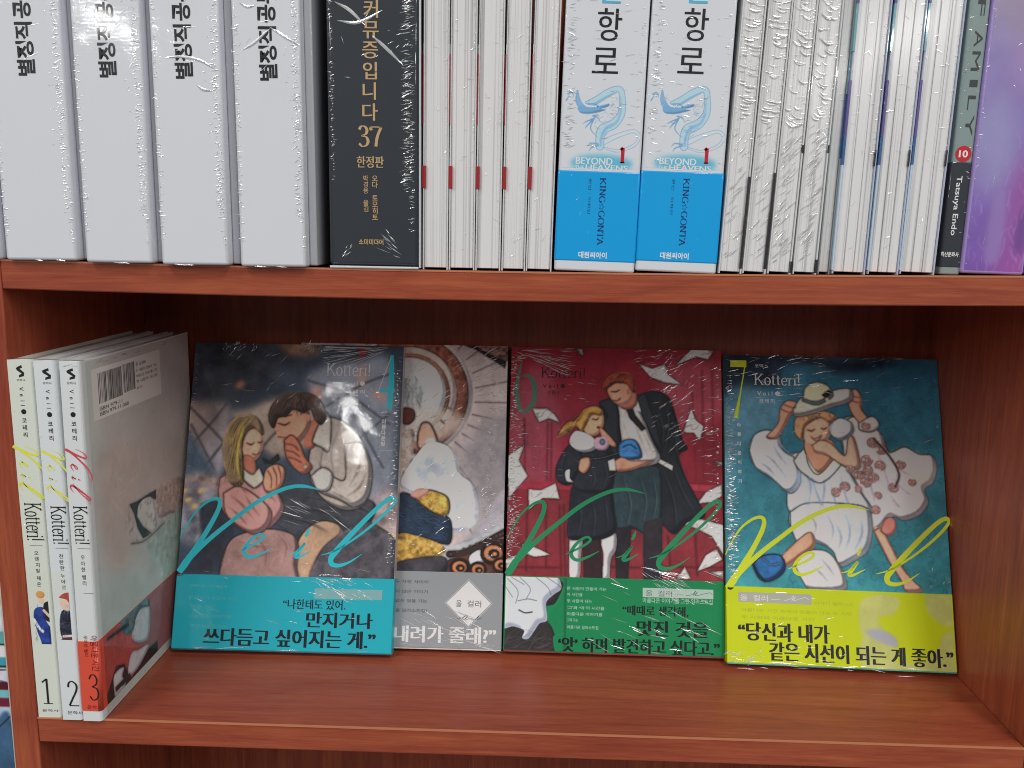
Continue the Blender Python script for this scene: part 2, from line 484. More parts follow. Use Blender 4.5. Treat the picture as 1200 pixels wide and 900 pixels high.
# ---- painted print -----------------------------------------------------------
class Paint:
    def __init__(s, w, h, base, res=0.5, seed=1):
        s.w, s.h, s.res = w, h, res
        s.nx, s.ny = int(round(w / res)) + 1, int(round(h / res)) + 1
        s.X, s.Y = np.meshgrid(np.linspace(0, w, s.nx), np.linspace(0, h, s.ny))
        s.rng = np.random.default_rng(seed)
        s.C = np.empty((s.ny, s.nx, 3)); s.C[:] = base
    def noise(s, cell, octv=3, ax=1.0, ay=1.0, sl=(slice(None), slice(None))):
        X_, Y_ = s.X[sl], s.Y[sl]
        out = np.zeros(X_.shape); amp = 1.0; tot = 0
        for _ in range(octv):
            gx, gy = X_ / (cell * ax), Y_ / (cell * ay)
            nx, ny = int(gx.max()) + 3, int(gy.max()) + 3
            G = s.rng.random((ny, nx))
            ix, iy = gx.astype(int), gy.astype(int)
            fx, fy = gx - ix, gy - iy
            fx = fx * fx * (3 - 2 * fx); fy = fy * fy * (3 - 2 * fy)
            v = (G[iy, ix] * (1 - fx) + G[iy, ix + 1] * fx) * (1 - fy) + (G[iy + 1, ix] * (1 - fx) + G[iy + 1, ix + 1] * fx) * fy
            out += amp * v; tot += amp; amp *= .55; cell *= .5
        return out / tot
    def _blur(s, m, r):
        k = max(1, int(r / s.res))
        for _ in range(2):
            for ax in (0, 1):
                c = np.cumsum(np.pad(m, [(k + 1, k) if a == ax else (0, 0) for a in (0, 1)], mode='edge'), axis=ax)
                n = m.shape[ax]
                m = (np.take(c, range(2 * k + 1, 2 * k + 1 + n), ax) - np.take(c, range(0, n), ax)) / (2 * k + 1)
        return m
    def mask(s, pts, smooth=True):
        P = np.array(pts, float)
        if smooth and len(P) > 3:
            n = len(P); Q = []
            for i in range(n):
                a, b, c, d = P[i - 1], P[i], P[(i + 1) % n], P[(i + 2) % n]
                for t in np.linspace(0, 1, 5, endpoint=False):
                    Q.append(.5 * ((2 * b) + (c - a) * t + (2 * a - 5 * b + 4 * c - d) * t * t + (3 * b - a - 3 * c + d) * t ** 3))
            P = np.array(Q)
        M = np.zeros((s.ny, s.nx))
        lo, hi = P.min(0), P.max(0)
        i0, i1 = max(0, int(lo[0] / s.res) - 1), min(s.nx, int(hi[0] / s.res) + 3)
        j0, j1 = max(0, int(lo[1] / s.res) - 1), min(s.ny, int(hi[1] / s.res) + 3)
        if i1 <= i0 or j1 <= j0: return M
        for dx, dy in ((-.25, -.25), (.25, -.25), (-.25, .25), (.25, .25)):
            X = s.X[j0:j1, i0:i1] + dx * s.res; Y = s.Y[j0:j1, i0:i1] + dy * s.res
            ins = np.zeros(X.shape, bool)
            for k in range(len(P)):
                (xa, ya), (xb, yb) = P[k - 1], P[k]
                if ya == yb: continue
                ins ^= ((ya > Y) != (yb > Y)) & (X < (xb - xa) * (Y - ya) / (yb - ya) + xa)
            M[j0:j1, i0:i1] += ins * .25
        return M
    def put(s, M, col, a=1.0, tex=0.0, col2=None, gd=(0, 1), cell=9.0):
        w = M > .004
        if not w.any(): return
        js, is_ = np.nonzero(w.any(1))[0], np.nonzero(w.any(0))[0]
        sl = (slice(js[0], js[-1] + 1), slice(is_[0], is_[-1] + 1))
        Mc = (M[sl] * a)[..., None]
        c = np.empty_like(s.C[sl]); c[:] = col
        if col2 is not None:
            t = s.X[sl] * gd[0] + s.Y[sl] * gd[1]
            ww = w[sl]
            t = np.clip((t - t[ww].min()) / max(np.ptp(t[ww]), 1e-6), 0, 1)
            c = c * (1 - t[..., None]) + np.array(col2) * t[..., None]
        if tex > 0:
            c = c * (1 + tex * (s.noise(cell, 3, sl=sl)[..., None] - .5) * 2)
        s.C[sl] = s.C[sl] * (1 - Mc) + c * Mc
    def f(s, pts, col, soft=0.0, smooth=True, line=None, lw=.35, sh=None, **k):
        M = s.mask(pts, smooth)
        M0 = M
        if soft > 0: M = s._blur(M, soft)
        s.put(M, col, **k)
        if sh is None: sh = .2 if (soft == 0 and smooth) else 0
        if sh > 0:      # the drawn figure is modelled: flat tone with a cut shadow
            k = int(min(2.6, .10 * math.sqrt(M0.sum() * s.res ** 2)) / s.res)
            if k >= 1:          # cel shadow along the lower right, thin light along the upper left
                sd = M0 * (1 - np.roll(np.roll(M0, -k, 1), k, 0))
                hi = M0 * (1 - np.roll(np.roll(M0, max(1, k // 2), 1), -max(1, k // 2), 0))
                sd = s._blur(sd, s.res) * M0; hi = s._blur(hi, s.res) * M0
                t = (1 - sh * 1.1 * sd + sh * .45 * hi)[..., None] * np.where(sd[..., None] > .3, np.array([.97, .98, 1.03]), 1.0)
                s.C = np.clip(s.C * t, 0, 255)
        if line is not None:
            s.s(list(pts) + [pts[0]], lw, line, a=.8)
    def e(s, c, rx, ry, col, soft=0.0, rot=0, **k):
        t = np.linspace(0, 2 * math.pi, 24, endpoint=False)
        a = RAD(rot)
        x, y = rx * np.cos(t), ry * np.sin(t)
        s.f(list(zip(c[0] + x * math.cos(a) - y * math.sin(a), c[1] + x * math.sin(a) + y * math.cos(a))), col, soft, **k)
    def s(s, pts, w, col, a=1.0, soft=0.0, n=6):
        P = np.array(pts, float)
        if len(P) > 2:
            V, _ = ribbon(P, 0.0, n); P = V[:len(V) // 2]
        Wd = np.interp(np.linspace(0, 1, len(P)), np.linspace(0, 1, np.size(w)), np.atleast_1d(w)) if np.size(w) > 1 else np.full(len(P), float(np.atleast_1d(w)[0]))
        pad = Wd.max() + s.res * 2 + soft * 3
        lo, hi = P.min(0) - pad, P.max(0) + pad
        I0, I1 = max(0, int(lo[0] / s.res)), min(s.nx, int(hi[0] / s.res) + 2)
        J0, J1 = max(0, int(lo[1] / s.res)), min(s.ny, int(hi[1] / s.res) + 2)
        if I1 - I0 < 2 or J1 - J0 < 2: return
        X, Y = s.X[J0:J1, I0:I1], s.Y[J0:J1, I0:I1]
        M = np.zeros(X.shape)
        for k in range(len(P) - 1):
            A, B = P[k], P[k + 1]
            d = B - A; L2 = max(d @ d, 1e-9)
            t = np.clip(((X - A[0]) * d[0] + (Y - A[1]) * d[1]) / L2, 0, 1)
            D = np.hypot(X - A[0] - t * d[0], Y - A[1] - t * d[1])
            ww = Wd[k] + (Wd[k + 1] - Wd[k]) * t
            M = np.maximum(M, np.clip((ww - D) / s.res + .5, 0, 1))
        if soft > 0: M = s._blur(M, soft)
        Mc = (M * a)[..., None]
        s.C[J0:J1, I0:I1] = s.C[J0:J1, I0:I1] * (1 - Mc) + np.array(col) * Mc
    def folds(s, lines, dark, light, w=.45, a=.75):
        for L in lines:
            L = np.array(L, float)
            d = L[-1] - L[0]; d = np.array([-d[1], d[0]]) / max(np.hypot(*d), 1e-6)
            if d[1] < 0: d = -d
            s.s(L + d * w * 1.1, [.05, w * .9, .05], light, a=a * .75, soft=.25)
            s.s(L, [.08, w * .7, .05], dark, a=a, soft=.12)
    def hatch(s, pts, n, ln, ang, w, col, a=.5, seed=0, spread=20):
        """loose brush marks inside an outline"""
        M = s.mask(pts) > .5
        js, is_ = np.nonzero(M)
        if len(js) == 0: return
        r = np.random.default_rng(seed)
        for _ in range(n):
            k = r.integers(len(js))
            c = np.array([s.X[js[k], is_[k]], s.Y[js[k], is_[k]]])
            g = RAD(ang + r.normal(0, spread)); l = ln * r.uniform(.4, 1.2)
            d = np.array([math.cos(g), math.sin(g)]) * l / 2
            b = np.array([-d[1], d[0]]) * r.uniform(-.35, .35)
            s.s([c - d, c + b, c + d], w * r.uniform(.5, 1.3), col, a=a, n=3)
    def finish(s, edge=.55, var=.16, con=1.0):
        """drawn look: darker contour where colours meet, broken brush tone inside"""
        lum = s.C.mean(2)
        gy, gx = np.gradient(lum, s.res)
        E = s._blur(np.clip(np.hypot(gx, gy) / 60.0 - .15, 0, 1), s.res * .6)
        n1 = s.noise(5, 3, 1.0, 1.8) - .5
        n2 = s.noise(16, 2) - .5
        n3 = s.noise(1.6, 2) - .5
        tone = 1 + var * 2 * (n1 * .9 + n2 * .8 + n3 * .7)
        s.C = s.C * tone[..., None] * (1 - edge * E[..., None])
        s.C = 112 + (s.C - 112) * con
        m = s.C.mean(2, keepdims=True)
        s.C = np.clip(m + (s.C - m) * 1.1, 6, 250)
    def build(s, name, m, parent, e=0.10, mp=FRONT):
        V = np.array([mp(0, 0, e), mp(1, 0, e), mp(0, 1, e)])
        o, du, dv = V[0], V[1] - V[0], V[2] - V[0]
        co = o + s.X[..., None] * du + s.Y[..., None] * dv
        me = bpy.data.meshes.new(name)
        nv = s.nx * s.ny
        i = np.arange(nv).reshape(s.ny, s.nx)
        Q = np.stack([i[:-1, :-1], i[:-1, 1:], i[1:, 1:], i[1:, :-1]], -1).reshape(-1, 4)
        me.vertices.add(nv); me.vertices.foreach_set('co', co.reshape(-1))
        me.loops.add(Q.size); me.loops.foreach_set('vertex_index', Q.reshape(-1).astype(np.int32))
        me.polygons.add(len(Q)); me.polygons.foreach_set('loop_start', (np.arange(len(Q)) * 4).astype(np.int32))
        at = me.color_attributes.new('Col', 'FLOAT_COLOR', 'POINT')
        L = np.clip(lin(np.clip(s.C, 0, 255)) * GAIN, 0.002, .86).reshape(-1, 3)
        at.data.foreach_set('color', np.hstack([L, np.ones((nv, 1))]).reshape(-1).astype(np.float32))
        me.materials.append(m)
        me.update(calc_edges=True)
        return link(bpy.data.objects.new(name, me), parent)

# ---- creases of the shrink film ------------------------------------------------
class Crease:
    def __init__(s, seed, mp=FRONT, e=0.22):
        s.V, s.F, s.r, s.mp, s.e = [], [], random.Random(seed), mp, e
    def add(s, a, b, w=0.3, h=None):
        a, b = np.array(a, float), np.array(b, float)
        d = b - a; l = np.hypot(*d)
        if l < 1e-6: return
        n = np.array([-d[1], d[0]]) / l * w / 2
        m = a + d * s.r.uniform(.35, .65)
        k = len(s.V); h = w * s.r.choice((.015, .03, .05, .07, .1, .14, .18, .22)) if h is None else h
        s.V += [s.mp(*a, s.e), s.mp(*(m - n), s.e), s.mp(*b, s.e), s.mp(*(m + n), s.e), s.mp(*m, s.e + h)]
        s.F += [(k, k + 1, k + 4), (k + 1, k + 2, k + 4), (k + 2, k + 3, k + 4), (k + 3, k, k + 4)]
    def ladder(s, p0, p1, n, ln=3.0, w=.28, ang=0.0, jit=1.0, both=0.5):
        p0, p1 = np.array(p0, float), np.array(p1, float)
        for _ in range(n):
            c = p0 + (p1 - p0) * s.r.random() + np.array([s.r.gauss(0, jit * .5), 0])
            g = RAD(ang + s.r.gauss(0, 14)); l = ln * s.r.uniform(.3, 1.25)
            d = np.array([math.cos(g), math.sin(g)]) * l / 2
            s.add(c - d, c + d, w * s.r.uniform(.5, 1.5))
    def fan(s, c, r0, r1, a0, a1, n, w=.35):
        for _ in range(n):
            g = RAD(s.r.uniform(a0, a1)); q = s.r.uniform(r0, r1); l = (r1 - r0) * s.r.uniform(.15, .55)
            d = np.array([math.cos(g), math.sin(g)])
            s.add(np.array(c) + d * q, np.array(c) + d * min(r1 * 1.1, q + l), w * s.r.uniform(.5, 1.3))
    def curve(s, pts, w, hw=.05):
        V, _ = ribbon(pts, 0.0, 8); P = V[:len(V) // 2]; n = len(P)
        T = np.gradient(P, axis=0); T /= np.maximum(np.linalg.norm(T, axis=1), 1e-9)[:, None]
        N_ = np.stack([-T[:, 1], T[:, 0]], 1)
        ww = w * np.sin(np.linspace(.15, math.pi - .15, n))[:, None] / 2
        k = len(s.V)
        for i in range(n):
            s.V += [s.mp(*(P[i] - N_[i] * ww[i]), s.e), s.mp(*P[i], s.e + hw * w), s.mp(*(P[i] + N_[i] * ww[i]), s.e)]
        for i in range(n - 1):
            for j in (0, 1):
                a = k + 3 * i + j
                s.F.append((a, a + 1, a + 4, a + 3))
    def field(s, box, n, ln, ang, w=.25, spread=15):
        B = np.array(box); lo, hi = B.min(0), B.max(0)
        for _ in range(n):
            c = np.array([s.r.uniform(lo[0], hi[0]), s.r.uniform(lo[1], hi[1])])
            g = RAD(ang + s.r.gauss(0, spread)); l = ln * s.r.uniform(.3, 1.2)
            d = np.array([math.cos(g), math.sin(g)]) * l / 2
            s.add(c - d, c + d, w * s.r.uniform(.5, 1.4))
    def build(s, parent):
        return mesh('wrap_crease', s.V, s.F, FILM, parent)
FILM = film_mat()
# ================================================================== the bookcase
W, TOP, TH, BACK, SAG = 0.5732, 0.2672, 0.0157, 0.1722, 0.0022
PT = 0.0155
def shelf_z(x):
    return TOP - SAG * 4 * max(0, min(W, x)) * (W - max(0, min(W, x))) / W ** 2
WX, WZ = wood('cherry_wood_level', 'x'), wood('cherry_wood_upright', 'z')
BK = wood('cherry_wood_back_shaded', 'z', 0.7)  # same wood darkened, the shade of the recess put into its colour
case = thing('bookcase', 'reddish cherry wood bookcase whose two open shelves carry the books', 'bookcase', (W / 2, 0.09, -0.30))
def cpart(name, mb, m):
    o = mb.build(name, m)
    o.parent = case
    o.matrix_parent_inverse = Matrix.Translation(-Vector(case.location))
    return o
def board(x0, x1, z_of, name, bev=.0008):
    mb = MB().box(x0, x1, 0.0, BACK - .0003, -TH, 0.0, bev, 2)
    bm = mb.bm
    for k in range(1, 24):
        x = x0 + (x1 - x0) * k / 24
        bmesh.ops.bisect_plane(bm, geom=bm.verts[:] + bm.edges[:] + bm.faces[:], plane_co=(x, 0, 0), plane_no=(1, 0, 0), dist=1e-6)
    for v in bm.verts:
        v.co.z += z_of(v.co.x)
    return cpart(name, mb, WX)
board(0.0003, W - .0003, shelf_z, 'shelf_board')
board(0.0003, W - .0003, lambda x: 0.0, 'shelf_board')
board(-.40, -PT - .0003, lambda x: -0.062, 'shelf_board')
m_edge_highlight = mat('pale_edge_highlight', (206, 132, 96), rough=.35, k=.95)  # pale strip stands in for the bright highlight along the board edges
def edge_highlight_strip(z_of, x0, x1):
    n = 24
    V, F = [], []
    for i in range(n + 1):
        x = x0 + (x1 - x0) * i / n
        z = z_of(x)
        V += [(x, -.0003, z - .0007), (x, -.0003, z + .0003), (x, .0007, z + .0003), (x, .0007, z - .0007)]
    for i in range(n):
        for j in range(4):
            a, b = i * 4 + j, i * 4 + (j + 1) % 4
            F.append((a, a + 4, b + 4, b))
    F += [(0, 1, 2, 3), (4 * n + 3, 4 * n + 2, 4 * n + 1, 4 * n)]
    o = mesh('edge_highlight', V, F, m_edge_highlight)
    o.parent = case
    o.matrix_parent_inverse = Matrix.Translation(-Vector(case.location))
edge_highlight_strip(shelf_z, .0005, W - .0005)
edge_highlight_strip(lambda x: 0.0, .0005, W - .0005)
cpart('side_panel', MB().box(-PT, 0, 0.0003, BACK - .0003, -.30, .56, .0008), WZ)
cpart('side_panel', MB().box(W, W + PT, 0.0003, BACK - .0003, -.30, .56, .0008), WZ)
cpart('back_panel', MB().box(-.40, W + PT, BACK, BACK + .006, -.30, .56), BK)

# ================================================================== materials of the books
GLOSS = dict(coat=.34, film=1.0, rough=.5)
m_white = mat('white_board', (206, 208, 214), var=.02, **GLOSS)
m_wside = mat('white_board_side_shade', (176, 178, 184), var=.02, rough=.55, coat=.3)  # darker copy of the front white, the side's shade in its colour
m_black = mat('black_board', (50, 55, 62), coat=1.0, film=.35, rough=.5, k=1.0, coat_rough=.03)
m_pages = pages('page_edges', (206, 205, 205))
m_cover = mat('pale_cover', (206, 206, 206), rough=.45, coat=.6, var=.02)
m_art = mat('printed_art', (200, 200, 200), attr=True, var=.04, **GLOSS)
m_ink = mat('black_ink', (34, 34, 38), rough=.4, k=1.0, coat=.8)
m_gold = mat('gold_ink', (186, 156, 114), rough=.4, coat=.5)
m_blue = mat('cyan_band', (8, 158, 232), var=.02, k=1.15, **GLOSS)
m_navy = mat('navy_ink', (20, 66, 120), rough=.4, coat=.8)
m_wink = mat('white_ink', (236, 238, 240), rough=.4, coat=.6)
m_red = mat('red_ink', (184, 30, 40), rough=.4, coat=.6)
m_sky = mat('soft_blue_ink', (84, 170, 202), rough=.4, coat=.8)
m_dark = mat('dark_cover', (48, 46, 50), rough=.45, coat=.5, k=1.0)

def stand(name, label, cat, x, w, tilt, y=0.0, group=None):
    """a root on the upper board, standing with its front at y; tilt leans the top to the right"""
    a = RAD(tilt)
    zb = max(shelf_z(x + w * q) for q in (0, .5, 1)) + .0002
    z = zb + (w * math.sin(a) if a > 0 else 0.0)
    return thing(name, label, cat, (x, y, z), (0, a, 0), group)

# ---- five white boxed sets at the left
def white_box(label, x, w, tilt, y, d=.135, h=.215, text=True, seed=1, at=0.5, glare_arcs=()):
    t = stand('slipcase', label, 'slipcase', x, w, tilt, y, 'white boxed sets on the upper shelf')
    MB().box(0, w, 0, d, 0, h, .0016, 3).build('case', m_white, t)
    # added filler facing front, standing in for the lit side of the box
    # set back behind the spine, it fills the gap to its neighbour
    MB().box(w + .0001, w + .0043, .007, d - .004, .0006, h - .002, .0008, 2).build('side_filler', m_wside, t)
    if text:
        k = Ink(.12)
        u = w * 1000 * at
        B = [(21.6, 94.3), (22.3, 102.5), (22.3, 102.8), (23.0, 111.4), (22.1, 112.2), (22.8, 120.7), (21.1, 122.5), (21.8, 131.0), (20.9, 131.6), (21.6, 140.0), (21.3, 140.6), (22.0, 148.9)]
        for i, ch in enumerate('\ubcc4\uc815\uc9c1\uacf5\ubb34\uc6d0'):
            k.text(ch, [(u - 4.7, B[2 * i][1]), (u + 4.7, B[2 * i + 1][1])], m_ink, rot=90, bold=.028)
        k.build('lettering', t)
    c = Crease(seed)
    W_ = w * 1000
    c.ladder((1.8, 12), (1.8, 142), 80, 2.8, .34)
    c.ladder((W_ - 3.2, 25), (W_ - 3.2, 145), 120, 3.0, .42, 12)
    c.ladder((W_ - 1.4, 8), (W_ - 1.4, 145), 80, 2.2, .34)
    c.field([(W_ - 9, 60), (W_ - 3, 140)], 22, 2.0, 20, .3, 40)
    c.field([(3, 100), (W_ - 3, 145)], 7, 7, 25, .3, 30)
    for q in range(2):      # loose hem of the film under the box
        a0 = c.r.uniform(4, W_ - 8); c.add((a0, .3), (a0 + c.r.uniform(4, 9), -.2), .8)
    for L in glare_arcs:
        c.curve(L, 1.5)  # ridge shaped as an arc of lamp glare on the film
    c.build(t)
    return t
white_box('plain white boxed set cut by the left photo edge', -.0365, .0385, 0.0, -.004, text=False, seed=3)
white_box('white boxed set with black upright lettering, leftmost whole one', .0062, .0385, -.25, -.004, seed=4)
white_box('white boxed set with black upright lettering, second whole one from left', .0500, .0357, .05, -.005, seed=5)
white_box('white boxed set with black upright lettering and an arc of glare across its letters', .0912, .0357, -.05, -.006, seed=6, at=.47, glare_arcs=([(7.4, 104.6), (16.1, 105.1), (25.4, 103.3), (33.3, 98.9)], [(23.2, 91.4), (26.3, 89.2), (31.0, 88.5)]))
white_box('white boxed set with black upright lettering, next to the black volume', .1330, .0350, -.1, -.005, seed=7, at=.52, glare_arcs=([(19.7, 120.2), (25.8, 116.6), (34.2, 111.5)], [(4.7, 131.8), (8.5, 130.1), (12.4, 130.6)], [(5.4, 109.2), (11.7, 112.9), (19.7, 119.5)]))

# ---- the black boxed volume
t = stand('slipcase', 'black boxed volume with gold lettering and number 37', 'slipcase', .1792, .0478, .22, 0.0)
MB().box(0, .0478, .0004, .13, .0012, .20, .0022, 3).build('case', m_black, t)
m_clear = mat('wrap_hem', (196, 200, 204), rough=.25, coat=1.0)
MB().box(.0478, .0488, -.0006, .128, .0006, .20, .0004).build('wrap_hem', m_clear, t)
MB().box(.0003, .0477, -.0012, .001, .0000, .0013, .0005).build('wrap_hem', m_clear, t)
k = Ink(-.2)
for ch, P in zip('\ucee4\ubba4\uc99d\uc785\ub2c8\ub2e4', [(23.2, 130.9), (23.1, 120.7), (22.7, 110.9), (22.5, 100.8), (22.1, 90.7), (22.4, 80.3)]):
    V, F = text_raw(ch, 0.0)
    V = (V - (V.min(0) + V.max(0)) / 2) * 9.6 + np.array(P)
    for dx in (-.18, -.06, .06, .18):
        k.add(V + np.array([dx, 0]), F, m_gold)
k.group('volume_number')
k.nib('37', [(16.1, 62.7), (28.7, 73.5)], m_gold, thick=.06)
k.text('\ud55c\uc815\ud310', [(15.3, 52.2), (29.3, 58.1)], m_gold, fat=.02)
k.group('author_lettering')
k.stack('\uc624\ub2e4 \ud1a0\ubaa8\ud788\ud1a0', [(24.6, 46.9)][0], 3.35, 3.6, m_gold, .012)
k.stack('\ubc15\uacbd\uc6a9 \uc62e\uae40', [(19.8, 46.8)][0], 3.15, 3.3, m_gold, .006)
k.group('publisher_lettering')
k.text('\uc18c\ubbf8\ubbf8\ub514\uc5b4', [(15.8, 12.3), (28.9, 15.5)], m_gold, bold=.02)
k.build('lettering', t)
c = Crease(11, e=-.2)
for L_ in ([(4.7, 134.1), (12.5, 130.0), (20.3, 122.7)], [(23.8, 117.8), (30.7, 112.1), (39.4, 103.8)], [(5.9, 125.0), (16.8, 124.3), (29.1, 130.2)]):  # ridges laid as streaks, standing in for the ceiling tubes' reflections
    c.curve(L_, 1.7, .06)
c.ladder((3.0, 45), (2.4, 145), 90, 2.2, .3, 10)
c.ladder((41.5, 40), (41.5, 145), 170, 5.0, .34, 12, 2.0)
c.ladder((44, 20), (44, 145), 90, 3.0, .28, 10)
c.fan((44, 4), 3, 20, 120, 165, 16, .4)
c.fan((4, 3), 2, 12, 20, 60, 7, .3)
c.field([(8, 95), (38, 145)], 10, 5, 40, .3, 40)
c.build(t)

# ---- volumes shelved with their pages outward
def pages_out(label, x, w, tilt, y, group, h=.185, d=.126, cov=(206, 206, 206), tabs=(), tabs_r=(), splits=0, seed=0, film=8, left=None):
    t = stand('paperback', label, 'book', x, w, tilt, y, group)
    mc = m_cover if cov == (206, 206, 206) else mat('cover', cov, rough=.45, coat=.7)
    b = .0007
    MB().box(0, b, 0, d, 0, h, .0002, 1).box(w - b, w, 0, d, 0, h, .0002, 1).box(b, w - b, d - b, d, 0, h, 0).build('cover', mc, t)
    n = splits + 1
    mb = MB()
    for i in range(n):
        a0 = b + (w - 2 * b) * i / n + .00006; a1 = b + (w - 2 * b) * (i + 1) / n - .00006
        mb.box(a0, a1, .0012, d - .001, .0012, h - .001, .0003, 1)
    mb.build('page_block', m_pages, t)
    for (v0, v1, u, wd, m_) in tabs:      # printed edge of the cover seen from the front
        MB().box(u / 1000, (u + wd) / 1000, -.00025, .004, v0 / 1000, v1 / 1000, .0001, 1).build('cover_print', m_, t)
    c = Crease(seed, e=-.7)
    W_ = w * 1000
    if film:
        c.field([(1, 70), (W_ - 1, 145)], film, 4.5, 15, .25, 30)
        c.ladder((W_ - 1.5, 60), (W_ - 1.5, 145), film * 2, 2.4, .25, 15)
        c.field([(1, 8), (W_ - 1, 70)], film // 2, 5, 40, .22, 35)
        c.build(t)
    return t
GP = 'pages-out volumes beside the black boxed volume'
m_tab = mat('red_mark', (150, 38, 46), rough=.45, coat=.4)
names = ['pages-out paperback with a red mark, right against the black boxed volume', 'pages-out paperback with a red mark, second right of the black volume',
         'pages-out paperback with a red mark, middle one of its row of five', 'pages-out paperback with a red mark, second left of the cyan banded volumes',
         'pages-out paperback with a red mark, right against the first cyan banded volume']
for i, (x, w, ti) in enumerate(((.2287, .0134, .4), (.2426, .0137, .4), (.2568, .0133, .48), (.2707, .0126, .62), (.2837, .0136, 1.0))):
    pages_out(names[i], x, w, ti, .002, GP, tabs=((42.5, 54.0, -.45, 2.0, m_tab), (75, 110, -.3, .5, m_tab), (115, 150, -.3, .5, m_dark)), seed=20 + i, film=(4, 14, 10, 12, 8)[i])

# ---- two thick volumes with a cyan band
def banded(label, x, w, tilt, seed, src):
    t = stand('thick_paperback', label, 'book', x, w, tilt, 0.0, 'thick volumes with cyan bands')
    MB().box(0, w, 0, .13, 0, .19, .0012, 3).build('cover', m_white, t)
    W_ = w * 1000
    MB().box(-.0002, w + .0002, -.0003, .11, .0050, .0519, .0010, 3).build('obi_band', m_blue, t)
    P = Paint(W_ - 2.4, 46, (206, 209, 215), .25, seed)
    o = np.array([1.2, 53.0])
    q = lambda L: [tuple(np.array(p) - o) for p in L]
    BL, B2, DK = (178, 206, 228), (134, 178, 212), (92, 140, 186)
    # a long pale blue beast curling over the spine: outline first, then the lighter body
    def limb(L, w, c, o=.32):
        P.s(L, [x + o for x in w], DK, a=.75)
        P.s(L, w, c)
    limb(q([(23.3, 63.5), (30.2, 62.2), (38.1, 65.2), (40.6, 69.6), (37.6, 72.3), (30.5, 70.2), (23.5, 66.9), (20.0, 65.3)]), [.3, .5, .6, .6, .7, .9, 1.2, 1.6], (200, 212, 226), .22)
    limb(q([(20.8, 64.2), (20.6, 68.5), (22.0, 72.8), (27.4, 75.7), (30.9, 80.9), (30.9, 88.2), (29.2, 92.8), (23.7, 91.2), (18.4, 87.4), (13.7, 84.7)]), [1.8, 2.0, 2.3, 2.1, 1.6, 1.3, 1.2, 1.4, 1.6, 1.7], BL)
    P.s(q([(21.2, 64.6), (21.3, 68.5), (23.5, 73.3), (28.4, 76.2), (30.2, 80.9), (30.3, 88.2)]), [.5, .7, .8, .6, .4, .2], B2, a=.9, soft=.2)
    P.s(q([(16.1, 84.3), (22.3, 88.3), (27.7, 91.2)]), [.8, .7, .4], B2, a=.9)
    limb(q([(16.2, 83.1), (11.4, 83.3), (8.4, 86.7), (7.8, 91.3)]), [2.2, 1.8, 1.0, .15], B2)
    P.f(q([(8.6, 83.6), (12.1, 85.3), (18.5, 84.3), (24.1, 85.5), (24.0, 84.1), (20.2, 82.8), (23.0, 82.4), (19.5, 81.2), (14.0, 80.1), (9.5, 80.7)]), (120, 168, 206))
    P.s(q([(10.0, 86.8), (12.9, 84.2), (17.8, 83.9)]), [.2, .5, .3], (226, 234, 242)); P.e(q([(18.6, 83.8)])[0], .35, .3, (50, 84, 120))
    for L in ([(16.5, 77.7), (13.3, 76.4), (11.4, 75.2)], [(16.5, 77.3), (13.8, 74.5), (12.7, 72.9)], [(19.6, 65.3), (15.9, 65.6), (14.4, 64.0)], [(20.0, 64.6), (16.4, 63.3), (15.3, 61.7)], [(17.2, 78.3), (15.5, 73.0), (19.0, 68.8)], [(16.4, 79.2), (18.9, 78.4), (20.2, 76.3)], [(3.1, 89.6), (5.0, 90.4), (6.3, 88.2)], [(2.4, 86.5), (3.9, 88.9)]):
        P.s(q(L), [.4, .3, .12], (112, 158, 200), a=.95)
    P.hatch(q([(7.9, 89.0), (24.1, 84.9), (30.1, 92.0), (30.7, 80.5), (21.2, 65.4), (16.6, 75.4), (9.9, 80.6)]), 70, 2.4, 30, .12, (96, 146, 190), .55, seed, 45)
    P.e(tuple(np.array([(22.1, 55.6)][0]) - o), 16.0, 4.4, (92, 176, 206), soft=1.4, a=.95)
    P.build('spine_art', m_art, t, .06, lambda u, v, e: ((u + 1.2) / 1000, -e / 1000, (v + 53.0) / 1000))
    k = Ink(.08)
    k.text('BEYOND', [(8.8, 55.0), (27.6, 58.4)], m_wink, fat=.035)
    k.text('THE', [(8.3, 52.3), (13.2, 54.2)], m_wink, fat=.03)
    k.text('HEAVENS', [(14.0, 52.2), (35.5, 54.9)], m_wink, fat=.04)
    k.group('volume_number')
    k.nib('1', [(31.0, 56.1), (33.9, 64.4)], m_red, thick=.085, thin=.035)
    k.group('title_lettering')
    k.text('\ud56d', [(16.5, 116.0), (28.5, 131.7)], m_ink, fat=.012)
    k.text('\ub85c', [(14.8, 100.2), (27.8, 112.7)], m_ink, fat=.012)
    k.text('\ucc9c', [(15.9, 134.0), (27.2, 149.4)], m_sky, fat=.02)
    k.build('lettering', t)
    k = Ink(.36)
    k.nib('KING\u2606GONTA', [(21.7, 13.7), (25.0, 48.4)], m_navy, rot=-90, thick=.07, thin=.026)
    k.group('translator_lettering')
    k.text('\ud038\uc778 \u00b7 \uc774\ud654\uc778', [(15.9, 29.7), (17.4, 47.9)], m_navy, rot=-90)
    k.group('publisher_lettering')
    k.text('\ub300\uc6d0\uc528\uc544\uc774', [(12.4, 6.9), (27.3, 10.3)], m_wink, bold=.03)
    k.build('band_lettering', t)
    c = Crease(seed, e=.3)
    c.ladder((4, 60), (4, 142), 70, 4.5, .35, 0, 2)
    c.field([(4, 56), (W_ - 4, 142)], 40, 5, 0, .3, 12)
    c.ladder((W_ - 3, 56), (W_ - 3, 140), 20, 2.5, .25)
    c.field([(3, 8), (W_ - 3, 50)], 4, 3, 60, .2, 30)
    c.build(t)
